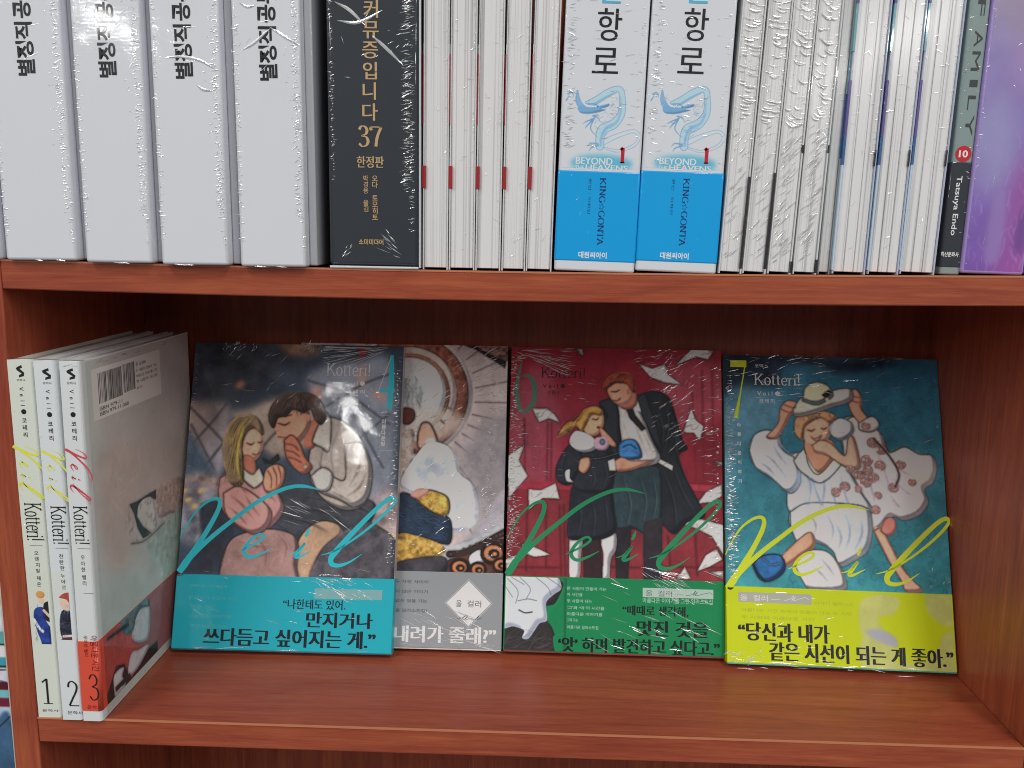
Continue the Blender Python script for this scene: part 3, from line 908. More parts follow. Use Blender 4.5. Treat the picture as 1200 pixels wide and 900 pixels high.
banded('thick white volume with a cyan band, beside the red-marked paperbacks', .2987, .0423, 1.35, 41, 0)
banded('thick white volume with a cyan band, beside the glossy wrapped page edges', .3415, .0423, 1.6, 42, 1)

# ---- four wrapped volumes, pages outward
GQ = 'pages-out volumes in shiny wrap beside the cyan bands'
nm = ['shiny wrapped pages-out paperback right against the second cyan banded volume', 'shiny wrapped pages-out paperback, second right of the cyan bands, dark print along both lower edges',
      'shiny wrapped pages-out paperback, third right of the cyan bands', 'shiny wrapped pages-out paperback, fourth right of the cyan bands, beside a thin grey spine']
for i, (x, w, ti) in enumerate(((.3849, .0119, 2.2), (.3973, .0121, 2.4), (.4103, .0121, 2.15), (.4234, .0122, 1.9))):
    tb = [((30, 50, w * 1000 - 1.1, 1.0, m_dark), (3, 30, w * 1000 - 1.3, 1.2, m_dark)), ((32, 52, w * 1000 - 1.0, .9, m_dark), (3, 32, w * 1000 - 1.3, 1.3, m_dark)),
          ((1, 7, w * 1000 - .7, .9, m_dark), (62, 66, w * 1000 - .7, .7, m_dark)), ((1, 8, w * 1000 - .8, 1.0, m_dark), (62, 66, w * 1000 - .7, .7, m_dark))][i]
    tt = pages_out(nm[i], x, w, ti, -.001, GQ, tabs=tb, seed=50 + i, film=26)
    c = Crease(70 + i, e=-.75)
    W_ = w * 1000
    for q in range(46 if i < 2 else 34):      # long curved pulls across the page edges
        v = c.r.uniform(76, 150); u0 = c.r.uniform(.5, W_ * .5); l = c.r.uniform(3, 7.5)
        u1 = min(W_ - .3, u0 + l); k_ = .10 if i < 2 else .28
        c.curve([(u0, v), ((u0 + u1) / 2, v - (u1 - u0) * k_ - .3), (u1, v - (u1 - u0) * k_)], c.r.uniform(.5, 1.3), c.r.choice((.02, .05, .09)))
    for q in range(70 if i > 1 else 26):
        v = c.r.uniform(5, 74); u0 = c.r.uniform(.3, W_ * .6); l = c.r.uniform(2, 6)
        u1 = min(W_ - .3, u0 + l)
        c.add((u0, v), (u1, v + (u1 - u0) * c.r.uniform(.8, 1.4)), c.r.uniform(.4, .9))
    c.build(tt)

# ---- volumes with blue and violet edges
GS = 'pages-out volumes with blue and violet cover edges'
m_vio = mat('violet_edge', (92, 84, 140), rough=.4, coat=.8)
m_nav = mat('blue_edge', (52, 92, 140), rough=.4, coat=.8)
m_pal = mat('pale_edge', (176, 196, 214), rough=.4, coat=.8)
m_tea = mat('teal_edge', (110, 158, 168), rough=.4, coat=.8)
pages_out('thin pages-out paperback with a grey green edge, half sunk between fuller ones', .4384, .0064, 1.5, .006, GS, seed=80, film=6, cov=(150, 158, 158),
          tabs=((60, 92, 5.4, 1.2, m_nav), (92, 140, 5.8, .8, m_tea)))
for i, (x, w, ti, lb) in enumerate(((.4454, .0172, 1.28, 'thick pages-out paperback with a deep blue edge, first of three split ones'),
                               (.4639, .0160, 1.38, 'thick pages-out paperback with a violet edge, middle of three split ones'),
                               (.4806, .0180, 1.5, 'thick pages-out paperback beside the narrow black and grey spine'))):
    pages_out(lb, x, w, ti, .004, GS, splits=2, seed=90 + i, film=12, cov=(176, 182, 200),
              tabs=((2, 56, -.5, .9, m_pal), (56, 70, -.6, 1.3, m_nav), (70, 98, -.6, 1.3, m_vio), (112, 135, -.6, 1.2, m_tea), (135, 160, -.6, 1.3, m_vio),
                    (56, 64, w * 1000 - 1.2, .6, m_dark)))

# ---- narrow grey and black spine
t = stand('paperback', 'narrow grey and black spine with a red number 10 disc', 'book', .5028, .0106, 1.05, .008)
MB().box(0, .0106, 0, .12, 0, .185, .0010, 3).build('cover', mat('grey_green_cover', (128, 144, 142), **GLOSS), t)
MB().box(-.0001, .0107, -.00015, .10, .0035, .0585, .0009, 3).build('spine_panel', m_black, t)
k = Ink(.14)
m_grey = mat('grey_ink', (62, 66, 70), rough=.4, k=1.0)
for ch, b in zip('FAMILY', ([(4.3, 130.2), (8.1, 137.8)], [(4.5, 115.2), (8.6, 123.1)], [(4.3, 103.6), (8.5, 113.0)], [(4.6, 95.6), (8.6, 99.1)], [(4.7, 84.2), (8.6, 91.4)], [(4.9, 71.4), (8.8, 81.8)])):
    k.text(ch, b, m_grey, rot=-90)
cc = [(5.5, 62.3)][0]
k.group('number_disc')
k.disc(cc, 4.1, m_red)
k.text('10', [(cc[0] - 2.3, cc[1] - 1.8), (cc[0] + 2.3, cc[1] + 1.8)], m_wink, bold=.03)
k.build('lettering', t)
k = Ink(.26)
k.text('Tatsuya Endo', [(2.7, 20.6), (6.3, 51.1)], m_wink, rot=-90, bold=.012)
k.group('publisher_lettering')
k.text('\ud559\uc0b0\ubb38\ud654\uc0ac', [(-0.3, 9.4), (8.9, 12.0)], m_wink, bold=.02)
k.build('spine_lettering', t)
c = Crease(101, e=.2); c.ladder((2, 60), (2, 140), 14, 2, .2); c.ladder((9, 5), (9, 140), 16, 1.6, .2); c.build(t)

# ---- violet boxed volume, and the edge of the next one
def violet(label, x, w, tilt, seed, text=True):
    t = stand('slipcase', label, 'slipcase', x, w, tilt, .006, 'violet boxed volumes at the right end')
    W_ = w * 1000
    MB().box(0, w, 0, .13, 0, .20, .0014, 3).build('case', mat('violet_board', (160, 140, 198), **GLOSS), t)
    P = Paint(W_ - 2.6, 186, (150, 140, 190), .6, seed)
    P.f([(-5, -5), (60, -5), (60, 200), (-5, 200)], (116, 84, 166), smooth=False, col2=(158, 160, 188), gd=(0, 1), tex=.05)
    P.f([(W_ * .45, -5), (W_, -5), (W_, 60), (W_ * .6, 50)], (158, 80, 150), soft=6, a=.65)
    P.f([(2, 44), (12, 40), (20, 62), (10, 90), (0, 80)], (150, 150, 190), soft=5, a=.7)
    P.f([(W_ * .5, 96), (W_, 100), (W_, 160), (W_ * .55, 170)], (176, 130, 176), soft=8, a=.55)
    P.f([(10, 6), (18, 8), (17, 40), (11, 38)], (142, 120, 178), soft=1.5, a=.8)
    P.f([(24, 14), (29, 10), (30, 34), (25, 30)], (104, 70, 136), soft=1.5, a=.8)
    P.f([(26, 100), (31, 100), (33, 170), (27, 170)], (70, 70, 84), soft=.8, a=.9)
    P.f([(-2, 128), (40, 122), (40, 190), (-2, 190)], (150, 136, 150), soft=8, a=.6)
    P.hatch([(0, 0), (W_, 0), (W_, 60), (0, 60)], 40, 8, 90, .3, (176, 140, 196), .35, seed, 15)
    P.build('spine_art', m_art, t, .06, lambda u, v, e: ((u + 1.3) / 1000, -e / 1000, (v + 1.6) / 1000))
    c = Crease(seed, e=.2)
    c.ladder((1.6, 5), (1.6, 148), 26, 2.0, .25)
    c.field([(4, 60), (W_ - 3, 140)], 10, 4, 60, .25, 40)
    c.field([(9, 5), (12, 60)], 5, 9, 85, .2, 6)
    c.build(t)
violet('violet and lavender boxed volume with pink tint, beside the narrow black spine', .5132, .0325, 1.3, 111)
violet('violet boxed volume cut by the right photo edge', .5468, .0212, 1.0, 112)
# ================================================================== lower shelf: three spines at the left
m_sp = {1: mat('ivory_cover', (206, 210, 200), **GLOSS), 2: mat('cool_white_cover', (208, 212, 214), **GLOSS), 3: mat('soft_white_cover', (206, 210, 210), **GLOSS)}
m_brown = mat('pale_page_edges', (190, 184, 178), rough=.6)
m_lime = mat('lime_ink', (214, 226, 70), rough=.4, coat=.8)
m_yel = mat('yellow_ink', (220, 228, 92), rough=.4, coat=.8)
m_ros = mat('rose_ink', (196, 72, 84), rough=.4, coat=.8)
m_orange = mat('orange_red_band', (206, 78, 58), var=.02, **GLOSS)
HB = .2125
def spine_book(label, n, x, w, tilt, y, h, d=.1497):
    a = RAD(tilt)
    t = thing('paperback', label, 'book', (x, y, .0003 + (w * math.sin(a) if a > 0 else 0)), (0, a, 0), 'books standing spine-out on the lower shelf')
    mb = MB()
    mb.box(0, w, 0, .006, 0, h, .0022, 4, which=lambda e: abs(e.verts[0].co.z - e.verts[1].co.z) > .1 and e.verts[0].co.y < .001 and e.verts[0].co.x > w / 2)
    mb.box(0, .0009, .0058, d, 0.0002, h - .0002, 0)
    mb.box(w - .0009, w, .0058, d, 0.0002, h - .0002, 0)
    mb.build('cover', m_sp[n], t)
    MB().box(.001, w - .001, .0061, d - .0015, .0015, h - .0020, .0003, 1).build('page_block', m_brown, t)
    return t

def emblem(k, P):      # the publisher's folded ribbon
    (x0, y0), (x1, y1) = P
    f = lambda a, b: (x0 + (x1 - x0) * a, y0 + (y1 - y0) * b)
    k.poly([f(.12, .18), f(.72, 0), f(.78, .22), f(.30, .34)], m_ink)
    k.poly([f(0, .22), f(.30, .20), f(1.0, .62), f(.92, .80), f(.10, .42)], m_ink)
    k.poly([f(.95, .66), f(.94, .88), f(.30, 1.0), f(.34, .80), f(.66, .70)], m_ink)

VEIL = [  # the brush-written word of the covers: strokes (points in mm, half widths in mm)
    ([(-0.2, 74.7), (3.7, 83.0), (10.2, 93.6), (18.1, 100.4), (24.1, 102.1), (26.0, 98.8), (24.1, 91.7), (18.2, 79.6), (10.8, 66.8), (4.7, 57.0), (1.1, 51.5)], [.25, .5, .7, .9, 1.2, 1.5, 1.6, 1.7, 2.0, 2.5, 2.2]),
    ([(1.1, 51.5), (11.0, 64.6), (23.0, 76.7), (36.6, 88.2), (49.6, 98.7), (61.4, 105.9), (73.3, 110.9), (83.9, 112.1), (96.0, 109.7)], [1.2, 1.7, 1.6, 1.5, 1.5, 1.4, 1.3, 1.2, .2]),
    ([(41.2, 66.3), (47.8, 69.4), (55.2, 73.5), (58.4, 76.8), (55.6, 78.5), (50.0, 75.1), (45.6, 69.1), (45.9, 64.7), (49.8, 62.7), (56.5, 64.9), (64.5, 69.2)], [.2, .7, .8, .9, .8, 1.0, 1.3, 1.3, 1.1, .8, .2]),
    ([(76.2, 65.1), (80.9, 66.7), (87.0, 73.0), (83.6, 67.8), (81.1, 64.0), (83.8, 63.8), (91.7, 68.0)], [.2, .5, .7, 1.1, 1.2, .9, .2]),
    ([(87.2, 77.5), (88.6, 80.5), (89.9, 83.8)], [.8, 1.1, .2]),
    ([(98.8, 65.2), (107.7, 68.2), (119.4, 75.5), (132.5, 85.9), (143.4, 96.6), (148.1, 103.5), (145.6, 105.4), (139.4, 101.3), (129.2, 91.1), (117.7, 78.5), (109.2, 68.4), (105.7, 63.1), (106.7, 59.3), (112.0, 58.6), (118.9, 61.2), (126.8, 66.6)], [.2, .6, .7, .9, 1.0, 1.2, 1.5, 1.5, 1.6, 1.8, 2.0, 1.9, 1.6, 1.2, .7, .15]),
]
def script(k, m, box=None, rot=0, thin=1.0):
    st = [(np.array(p, float), np.array(w, float)) for p, w in VEIL]
    if box is not None:
        A = np.vstack([p for p, _ in st])
        sc = 1.0
        if rot:
            A2 = rot2(A, rot)
        else: A2 = A
        lo, hi = A2.min(0), A2.max(0)
        B = np.array(box); bl, bh = B.min(0), B.max(0)
        s = (bh - bl) / (hi - lo)
        st = [((rot2(p, rot) if rot else p) * 1.0, w) for p, w in st]
        st = [((p - lo) * s + bl, w * s.mean() * thin) for p, w in st]
    for p, w in st:
        k.stroke(p, w, m)

# -- first spine
def spine_common(k, em, veil, disc, kot, scr, m_s, aut, line):
    k.group('publisher_emblem')
    emblem(k, em)
    k.group('series_lettering')
    V = [('V', veil[0]), ('e', veil[1]), ('i', veil[2]), ('l', veil[3])]
    for ch, c in V:
        A, F = text_raw(ch, .01)
        A = rot2(A, -90)
        A = (A - (A.min(0) + A.max(0)) / 2) * 3.4 + np.array(c)
        k.add(A, F, m_ink)
    k.disc(disc, 1.45, m_ink)
    for ch, c in zip('\ucf54\ud14c\ub9ac', kot):
        A, F = text_raw(ch, .02)
        A = (A - (A.min(0) + A.max(0)) / 2) * 3.1 + np.array(c)
        k.add(A, F, m_ink)
    k.group('title_script')
    script(k, m_s, scr, -90, 1.5)
    k.group('author_lettering')
    k.nib('Kotteri!', aut, m_ink, rot=-90, thick=.05, thin=.02)
    k.rect(line, m_ink)
    k.group('subtitle_lettering')
LW = lambda P: [P[0], (P[1][0], P[0][1] + .18)]

t1 = spine_book('ivory spine numbered 1 with a small figure in a long blue dress', 1, .0013, .0138, -.45, .0, .2125)
k = Ink(.05)
spine_common(k, [(4.6, 209.7), (9.2, 202.7)], [(6.7, 196.3), (6.4, 192.8), (6.9, 189.6), (6.8, 187.1)], [(7.0, 183.5)][0], [(7.0, 178.6), (6.9, 174.5), (6.9, 170.4)],
             [(-1.0, 133.9), (16.0, 164.0)], m_lime, [(2.3, 109.1), (12.5, 131.1)], LW([(3.7, 105.8), (11.3, 105.7)]))
k.text('\ubb38\ud559\uc0ac', [(4.7, 200.7), (9.4, 201.9)], m_ink)
for ch, c in zip('\uc624\ub80c\uc9c0\ube5b\uccb4\uc628', [(7.1, 101.6), (7.1, 98.0), (7.3, 94.3), (7.2, 90.8), (7.2, 86.4), (7.2, 82.6)]):
    A, F = text_raw(ch, .006); k.add((A - (A.min(0) + A.max(0)) / 2) * 2.9 + np.array(c), F, m_ink)
k.group('volume_number')
k.nib('1', [(3.4, 8.6), (9.3, 24.7)], m_ink, thick=.026, thin=.012)
k.text('\ubb38\ud559\uc0ac', [(2.5, 3.6), (12.2, 5.2)], m_ink)
k.build('lettering', t1)
Q = lambda o, L: [(p[0] - o[0], p[1] - o[1]) for p in L]
def spine_art(t, w, v0, v1, seed, draw, base=(206, 210, 206)):
    P = Paint(w * 1000 - 2.6, v1 - v0, base, .2, seed)
    draw(P, (.3, v0))
    P.build('spine_art', m_art, t, .03, lambda u, v, e: ((u + .3) / 1000, -e / 1000, (v + v0) / 1000))
def d1(P, o):
    P.f(Q(o, [(8.8, 70.8), (14.3, 71.5), (13.9, 61.0), (9.2, 61.0)]), (36, 36, 40))
    P.f(Q(o, [(3.4, 67.6), (8.5, 68.4), (9.2, 61.0), (12.4, 54.5), (12.3, 46.3), (8.4, 39.7), (12.9, 30.6), (3.8, 30.1), (2.9, 39.8), (5.8, 44.7), (3.5, 54.6), (2.2, 61.1)]), (44, 66, 140), tex=.25, cell=3)
    P.s(Q(o, [(8.6, 66.7), (11.8, 63.0), (14.2, 60.7)]), .8, (226, 186, 160))
    P.s(Q(o, [(2.3, 61.1), (4.8, 56.2), (7.1, 53.7)]), .8, (220, 226, 236))
    P.s(Q(o, [(12.5, 47.9), (10.7, 40.5), (9.5, 35.6)]), .7, (226, 186, 160))
    P.e(Q(o, [(7.5, 73.2)])[0], 1.8, 2.6, (230, 192, 164))
    P.e(Q(o, [(7.2, 76.4)])[0], 2.6, 2.2, (206, 150, 84))
    P.hatch(Q(o, [(3.4, 67.6), (9.2, 61.0), (12.3, 46.3), (12.9, 30.6), (3.8, 30.1)]), 40, 3, 70, .12, (24, 36, 90), .6, 5)
spine_art(t1, .0138, 46, 90, 201, d1, (204, 208, 198))

t2 = spine_book('white spine numbered 2 with a small red-haired figure in a dark jacket', 2, .0170, .0116, -.42, -.002, .2125)
k = Ink(.05)
spine_common(k, [(4.4, 208.6), (9.5, 202.0)], [(6.8, 195.5), (6.3, 191.8), (6.8, 188.7), (6.7, 186.2)], [(6.8, 182.6)][0], [(6.8, 177.4), (6.8, 173.4), (6.8, 169.3)],
             [(0.5, 133.3), (15.5, 162.4)], m_yel, [(2.7, 108.1), (12.0, 130.3)], LW([(3.9, 105.3), (11.1, 105.4)]))
k.text('\ubb38\ud559\uc0ac', [(4.6, 199.6), (9.4, 200.9)], m_ink)
for ch, c in zip('\ucc2c\ub780\ud55c\ub204\uc544\ub974', [(6.8, 100.7), (6.7, 97.1), (6.9, 93.6), (6.8, 89.0), (6.9, 85.5), (7.0, 82.0)]):
    A, F = text_raw(ch, .006); k.add((A - (A.min(0) + A.max(0)) / 2) * 2.9 + np.array(c), F, m_ink)
k.group('volume_number')
k.nib('2', [(4.0, 8.7), (10.2, 24.7)], m_ink, thick=.04, thin=.014)
k.text('\ubb38\ud559\uc0ac', [(3.0, 3.6), (12.3, 5.7)], m_ink)
k.build('lettering', t2)
def d2(P, o):
    P.f(Q(o, [(3.6, 65.8), (9.2, 69.8), (15.0, 69.3), (13.8, 49.8), (3.5, 51.2)]), (40, 44, 58), tex=.3, cell=2)
    P.f(Q(o, [(3.7, 51.2), (13.8, 49.8), (13.1, 39.9), (2.3, 41.3)]), (84, 44, 52), tex=.3, cell=1.5)
    P.f(Q(o, [(2.3, 41.7), (13.1, 40.3), (12.5, 32.7), (2.7, 31.4)]), (52, 54, 60), tex=.5, cell=1.5)
    P.f(Q(o, [(3.9, 74.2), (9.5, 74.0), (11.3, 69.9), (8.1, 67.5), (4.5, 69.7)]), (232, 192, 170))
    P.f(Q(o, [(3.5, 75.8), (7.7, 78.8), (14.1, 77.9), (14.8, 70.9), (10.5, 70.8), (7.7, 74.6)]), (176, 72, 60), tex=.2, cell=1.5)
    P.s(Q(o, [(8.6, 46.4), (11.4, 52.2), (4.4, 52.2)]), .7, (226, 210, 200))
    P.hatch(Q(o, [(3.6, 65.8), (15.0, 69.3), (12.5, 32.7), (2.7, 31.4)]), 50, 2.4, 60, .12, (120, 130, 150), .5, 6, 50)
spine_art(t2, .0116, 50, 92, 202, d2)

t3 = spine_book('white spine numbered 3 with a red band, its dull grey side in full view', 3, .0294, .0112, .2, -.0025, .2125)
k = Ink(.05)
spine_common(k, [(3.6, 208.9), (8.7, 202.4)], [(5.9, 195.9), (5.4, 192.2), (5.8, 189.2), (5.7, 186.8)], [(5.9, 183.0)][0], [(6.0, 177.8), (6.0, 173.8), (5.9, 169.7)],
             [(0.1, 134.1), (14.3, 163.6)], m_ros, [(2.2, 108.6), (10.6, 130.7)], LW([(3.4, 105.7), (10.7, 105.9)]))
k.text('\ubb38\ud559\uc0ac', [(3.7, 199.9), (8.6, 201.3)], m_ink)
for ch, c in zip('\uc6b0\uc544\ud55c\ubca8\ub9ac', [(6.0, 100.5), (5.9, 96.9), (5.9, 93.3), (6.0, 88.7), (6.0, 85.1)]):
    A, F = text_raw(ch, .006); k.add((A - (A.min(0) + A.max(0)) / 2) * 2.9 + np.array(c), F, m_ink)
k.rect(LW([(5.1, 79.0), (10.9, 79.2)]), m_ink)
k.build('lettering', t3)
def d3(P, o):
    P.f(Q(o, [(2.1, 78.4), (5.4, 77.7), (5.4, 72.9), (1.9, 71.2)]), (44, 44, 48))
    P.s(Q(o, [(3.2, 77.3), (5.2, 74.2)]), .5, (230, 232, 236))
    P.f(Q(o, [(2.3, 68.0), (5.8, 67.3), (5.1, 63.2), (2.3, 62.5)]), (64, 50, 48))
    P.e(Q(o, [(8.6, 69.8)])[0], 3.4, 3.0, (232, 222, 216))
    P.e(Q(o, [(10.0, 67.3)])[0], 1.6, 1.9, (228, 200, 160))
    P.f(Q(o, [(2.8, 61.5), (8.0, 64.1), (12.5, 62.7), (12.3, 55.0), (2.7, 54.7)]), (226, 216, 212), tex=.12, cell=2)
    P.hatch(Q(o, [(3.5, 71.2), (13.0, 71.6), (12.3, 55.0), (2.7, 54.7)]), 60, 2.2, 40, .1, (120, 100, 100), .5, 7, 60)
spine_art(t3, .0112, 84, 122, 203, d3)
# the side: cover picture, label, band
SIDE = lambda u, v, e: ((11.2 + e) / 1000, u / 1000, v / 1000)
bt = [(9.7, 49.7)][0][1]
P = Paint(143.0, 210.5, (184, 178, 175), .5, 303)
o = (6.2, 1.0)
q3 = lambda L: Q(o, L)
P.f([(0, 0), (14, 0), (10, 211), (0, 211)], (192, 198, 192), soft=5, smooth=False)
P.f([(-4, -4), (143, -4), (143, 96), (-4, 78)], (178, 186, 180), soft=9, smooth=False, tex=.03)
P.f(q3([(15.1, 157.8), (66.8, 150.7), (132.7, 139.3), (130.1, 115.7), (109.1, 114.0), (75.9, 115.3), (54.8, 102.9), (39.8, 80.7), (18.0, 92.9), (11.5, 113.7)]), (182, 170, 163), soft=6, tex=.04, cell=14)
for L in ([(34.7, 152.8), (39.5, 144.2), (33.1, 139.3), (40.2, 134.5)], [(64.1, 145.5), (64.8, 133.5), (51.8, 130.3)], [(27.6, 125.1), (41.4, 111.2), (54.2, 98.1)], [(10.0, 101.4), (23.2, 89.0), (39.6, 79.3)]):
    P.s(q3(L), [1.2, .5, 1.0], (196, 186, 178), a=.5, soft=.8)
P.f(q3([(48.1, 116.8), (58.4, 115.6), (86.2, 115.3), (85.4, 108.8), (71.2, 113.7), (58.9, 110.5), (57.3, 106.0), (64.8, 97.0), (77.2, 88.1), (63.9, 89.2), (57.4, 98.0), (53.4, 109.2)]), (52, 54, 54), smooth=False)
P.f(q3([(59.0, 111.4), (69.1, 114.3), (82.0, 109.3), (84.3, 88.8), (75.2, 89.9), (61.0, 101.8)]), (196, 194, 188), tex=.1)
P.f(q3([(87.3, 115.0), (99.3, 115.7), (129.6, 111.4), (127.1, 88.8), (106.6, 92.1), (87.5, 96.1)]), (180, 160, 150), tex=.25, cell=3)
P.f(q3([(68.0, 86.2), (106.2, 88.9), (126.9, 87.7), (121.3, 37.8), (92.0, 51.9)]), (160, 178, 170), soft=2, tex=.15, cell=4)
P.s(q3([(45.2, 91.9), (59.6, 89.2), (74.8, 86.9), (89.1, 89.3), (106.4, 90.5)]), [.5, 1.0, 1.2, .9, .6], (176, 168, 156))
P.s(q3([(47.2, 91.7), (63.7, 87.3), (79.4, 87.4), (96.3, 89.0)]), .3, (70, 66, 62), a=.8)
P.hatch(q3([(44.0, 116.2), (89.6, 114.3), (129.5, 110.4), (126.8, 86.6), (86.5, 88.1), (47.2, 91.7)]), 80, 5, 40, .2, (110, 104, 98), .5, 8, 50)
P.finish(.25, .02)
P.build('cover_art', m_art, t3, .12, lambda u, v, e: SIDE(u + 6.2, v + 1.0, e))
m_lab = mat('label_paper', (216, 210, 206), **GLOSS)
kk = Ink(.25, SIDE)
kk.rect([(11.4, 176.6), (101.5, 206.2)], m_lab)
m_bar = mat('bar_ink', (74, 66, 66), rough=.5, k=1.0)
rr = random.Random(5)
u = 18.5
while u < 46.5:
    wd_ = rr.choice((.35, .5, .8, 1.1))
    kk.rect([(u, 185.5), (u + wd_, 203.2)], m_bar); u += wd_ + rr.choice((.35, .5, .8))
u = 49.0
while u < 63.5:
    wd_ = rr.choice((.35, .5, .9))
    kk.rect([(u, 186.5), (u + wd_, 203.6)], m_bar); u += wd_ + rr.choice((.4, .6, .8))
m_lt = mat('small_type', (96, 86, 86), rough=.5, k=1.0)
kk.text('\uc6d0 12,000', [(66, 200), (80, 202.5)], m_lt)
for i, s_ in enumerate(('\ub450 \uc0ac\ub78c\uc774 \ub9cc\ub4e4\uc5b4 \uac00\ub294', '\uc544\ub984\ub2e4\uc6b4 \uc774\uc57c\uae30\ub97c \uadf8\ub9b0', '\ud55c \uc0ac\ub78c\uc758 \uc2dc\uac04\uc744')):
    kk.text(s_, [(66, 196.2 - i * 3.4), (96, 198.2 - i * 3.4)], m_lt)
kk.text('\uc785\ub2c8\ub2e4', [(66, 185.6), (74, 187.4)], m_lt)
kk.text('ISBN 979-11', [(18.5, 181.4), (46, 183.6)], m_lt); kk.text('ISBN 979-11-368', [(18.5, 178.4), (54, 180.6)], m_lt)
kk.build('barcode_label', t3)
# red band round spine and side
bz = bt / 1000
mb = MB(); mb.box(-.0001, .0115, -.0003, .1485, .0065, bz, .0022, 4, which=lambda e: abs(e.verts[0].co.z - e.verts[1].co.z) > .03 and e.verts[0].co.y < .001 and e.verts[0].co.x > .006)
band3 = mb.build('obi_band', m_orange, t3)
P = Paint(140.0, bt - 7.0, (142, 92, 92), .5, 304)
o = (6.5, 6.8)
P.f([(-3, -3), (45, -3), (50, 80), (-3, 80)], (164, 74, 68), soft=8, smooth=False, tex=.05)
P.f(q3([(4.0, 3.2), (6.2, 12.3), (19.0, 25.1), (29.0, 21.1), (37.1, 7.4), (63.7, 14.7), (76.0, 13.8), (74.9, 1.5), (12.9, 2.8)]), (44, 40, 40), smooth=False)
P.f(q3([(14.9, 19.1), (22.0, 21.2), (28.8, 18.9), (25.9, 14.5), (29.9, 8.8), (21.9, 1.3), (16.4, 3.2)]), (196, 196, 196))
P.f(q3([(33.0, 14.3), (39.0, 23.3), (48.7, 20.9), (64.0, 17.1), (50.0, 10.4), (37.3, 9.6)]), (190, 186, 188))
P.f(q3([(48.9, 43.8), (56.9, 46.9), (66.9, 42.0), (67.0, 30.7), (61.9, 21.9), (46.9, 26.6), (40.3, 34.6)]), (184, 190, 192))
P.f(q3([(27.5, 47.7), (39.9, 51.4), (55.0, 52.1), (66.3, 47.8), (67.0, 42.6), (55.5, 45.7), (47.6, 43.2), (43.1, 36.9), (33.4, 37.9)]), (88, 110, 112), tex=.3, cell=3)
P.f(q3([(10.5, 47.1), (37.9, 44.7), (37.5, 41.9), (10.3, 45.3)]), (50, 46, 48), smooth=False)
P.f(q3([(16.4, 12.5), (35.2, 12.0), (37.2, 8.5), (17.1, 9.2)]), (50, 44, 44), smooth=False)
P.hatch([(4, 18), (40, 20), (44, 50), (8, 48)], 36, 6, 70, .25, (206, 120, 104), .55, 9, 40)
P.hatch([(90, 10), (138, 10), (138, 66), (100, 66)], 120, 3, 60, .25, (150, 140, 140), .45, 10, 50)
P.finish(.35, .06)
P.build('band_art', m_art, band3, .45, lambda u, v, e: SIDE(u + 6.5, v + 6.8, e))
k = Ink(.42)
k.nib('3', [(4.8, 13.2), (10.6, 29.7)], m_ink, thick=.034, thin=.014)
m_dred = mat('deep_red_ink', (110, 26, 24), rough=.4, coat=.8)
k.text('\uc544\ub984\ub2e4\uc6b4 \uc2dc\uac04', [(7.2, 31.6), (11.6, 53.5)], m_dred, rot=-90)
k.text('\uc6b0\uc544\ud55c \ubca8\ub9ac', [(3.3, 40.7), (5.6, 53.5)], m_dred, rot=-90)
k.text('\ubb38\ud559\uc0ac', [(3.0, 7.8), (11.5, 10.2)], m_dred)
k.build('band_lettering', band3)
c = Crease(130, SIDE, .5)
c.field([(10, 100), (125, 175)], 26, 12, 60, .3, 30)
c.ladder((141, 20), (146, 200), 90, 3, .36, 20, 3)
c.ladder((128, 85), (138, 200), 26, 3, .3, 20, 2)
c.field([(92, 30), (138, 112)], 70, 3.2, 20, .34, 40)
c.field([(20, 120), (60, 190)], 6, 9, 80, .25, 10)
c.field([(20, 208.5), (120, 210.6)], 12, 12, 0, .3, 3)
c.build(t3)
for tt, ww, sd in ((t1, 13.8, 131), (t2, 11.6, 132)):
    c = Crease(sd, e=.08); c.ladder((1.0, 5), (1.0, 205), 16, 1.4, .2); c.build(tt)
c = Crease(133, e=.08); c.field([(1, 209.5), (9, 211)], 6, 4, 5, .3, 6); c.build(t3)

# ================================================================== lower shelf: four volumes shown face-out
T_ = .0098
def face_out(label, x, y, yaw, lean, w, h, spine_rgb, spine_left, zoff):
    t = thing('cover_book', label, 'book', (x, y, zoff), (RAD(-lean), 0, RAD(yaw)), 'books leaning face-out on the lower shelf')
    b = .0007
    ms = mat('spine_paper', spine_rgb, **GLOSS)
    mb = MB()
    vert = lambda e: abs(e.verts[0].co.z - e.verts[1].co.z) > .1
    mb.box(0, w, 0, b, 0, h, .0003, 1)
    mb.box(0, w, T_ - b, T_, 0, h, .0003, 1)
    if spine_left: mb.box(0, b, b, T_ - b, 0, h, 0)
    else: mb.box(w - b, w, b, T_ - b, 0, h, 0)
    mb.build('cover', ms, t)
    MB().box(b + .0003, w - b - .0003, b, T_ - b, .0015, h - .0015, .0002, 1).build('page_block', m_brown, t)
    return t
def band(t, w, v, m, name='obi_band'):
    return MB().box(-.0004, w + .0004, -.00042, T_ + .0003, .0006, v / 1000, .0006, 2).build(name, m, t)
def small_lines(k, boxes, lines, m):
    for b, s_ in zip(boxes, lines):
        k.text(s_, [b[0], (b[1][0], b[0][1] + 2.3)], m)
KOT = '\ucf54\ud14c\ub9ac'
def head(k, aut, vl, ko, m):
    k.group('author_lettering')
    k.nib('Kotteri!', aut, m, thick=.045, thin=.018)
    k.group('series_lettering')
    k.text('V e i l \u25cf', vl, m, bold=.01)
    k.text(KOT, ko, m, bold=.01, spacing=1.3)
_r4 = random.Random(44)
r4 = _r4.uniform
SKIN, SKIN2, LINE = (214, 160, 136), (186, 124, 104), (52, 42, 44)

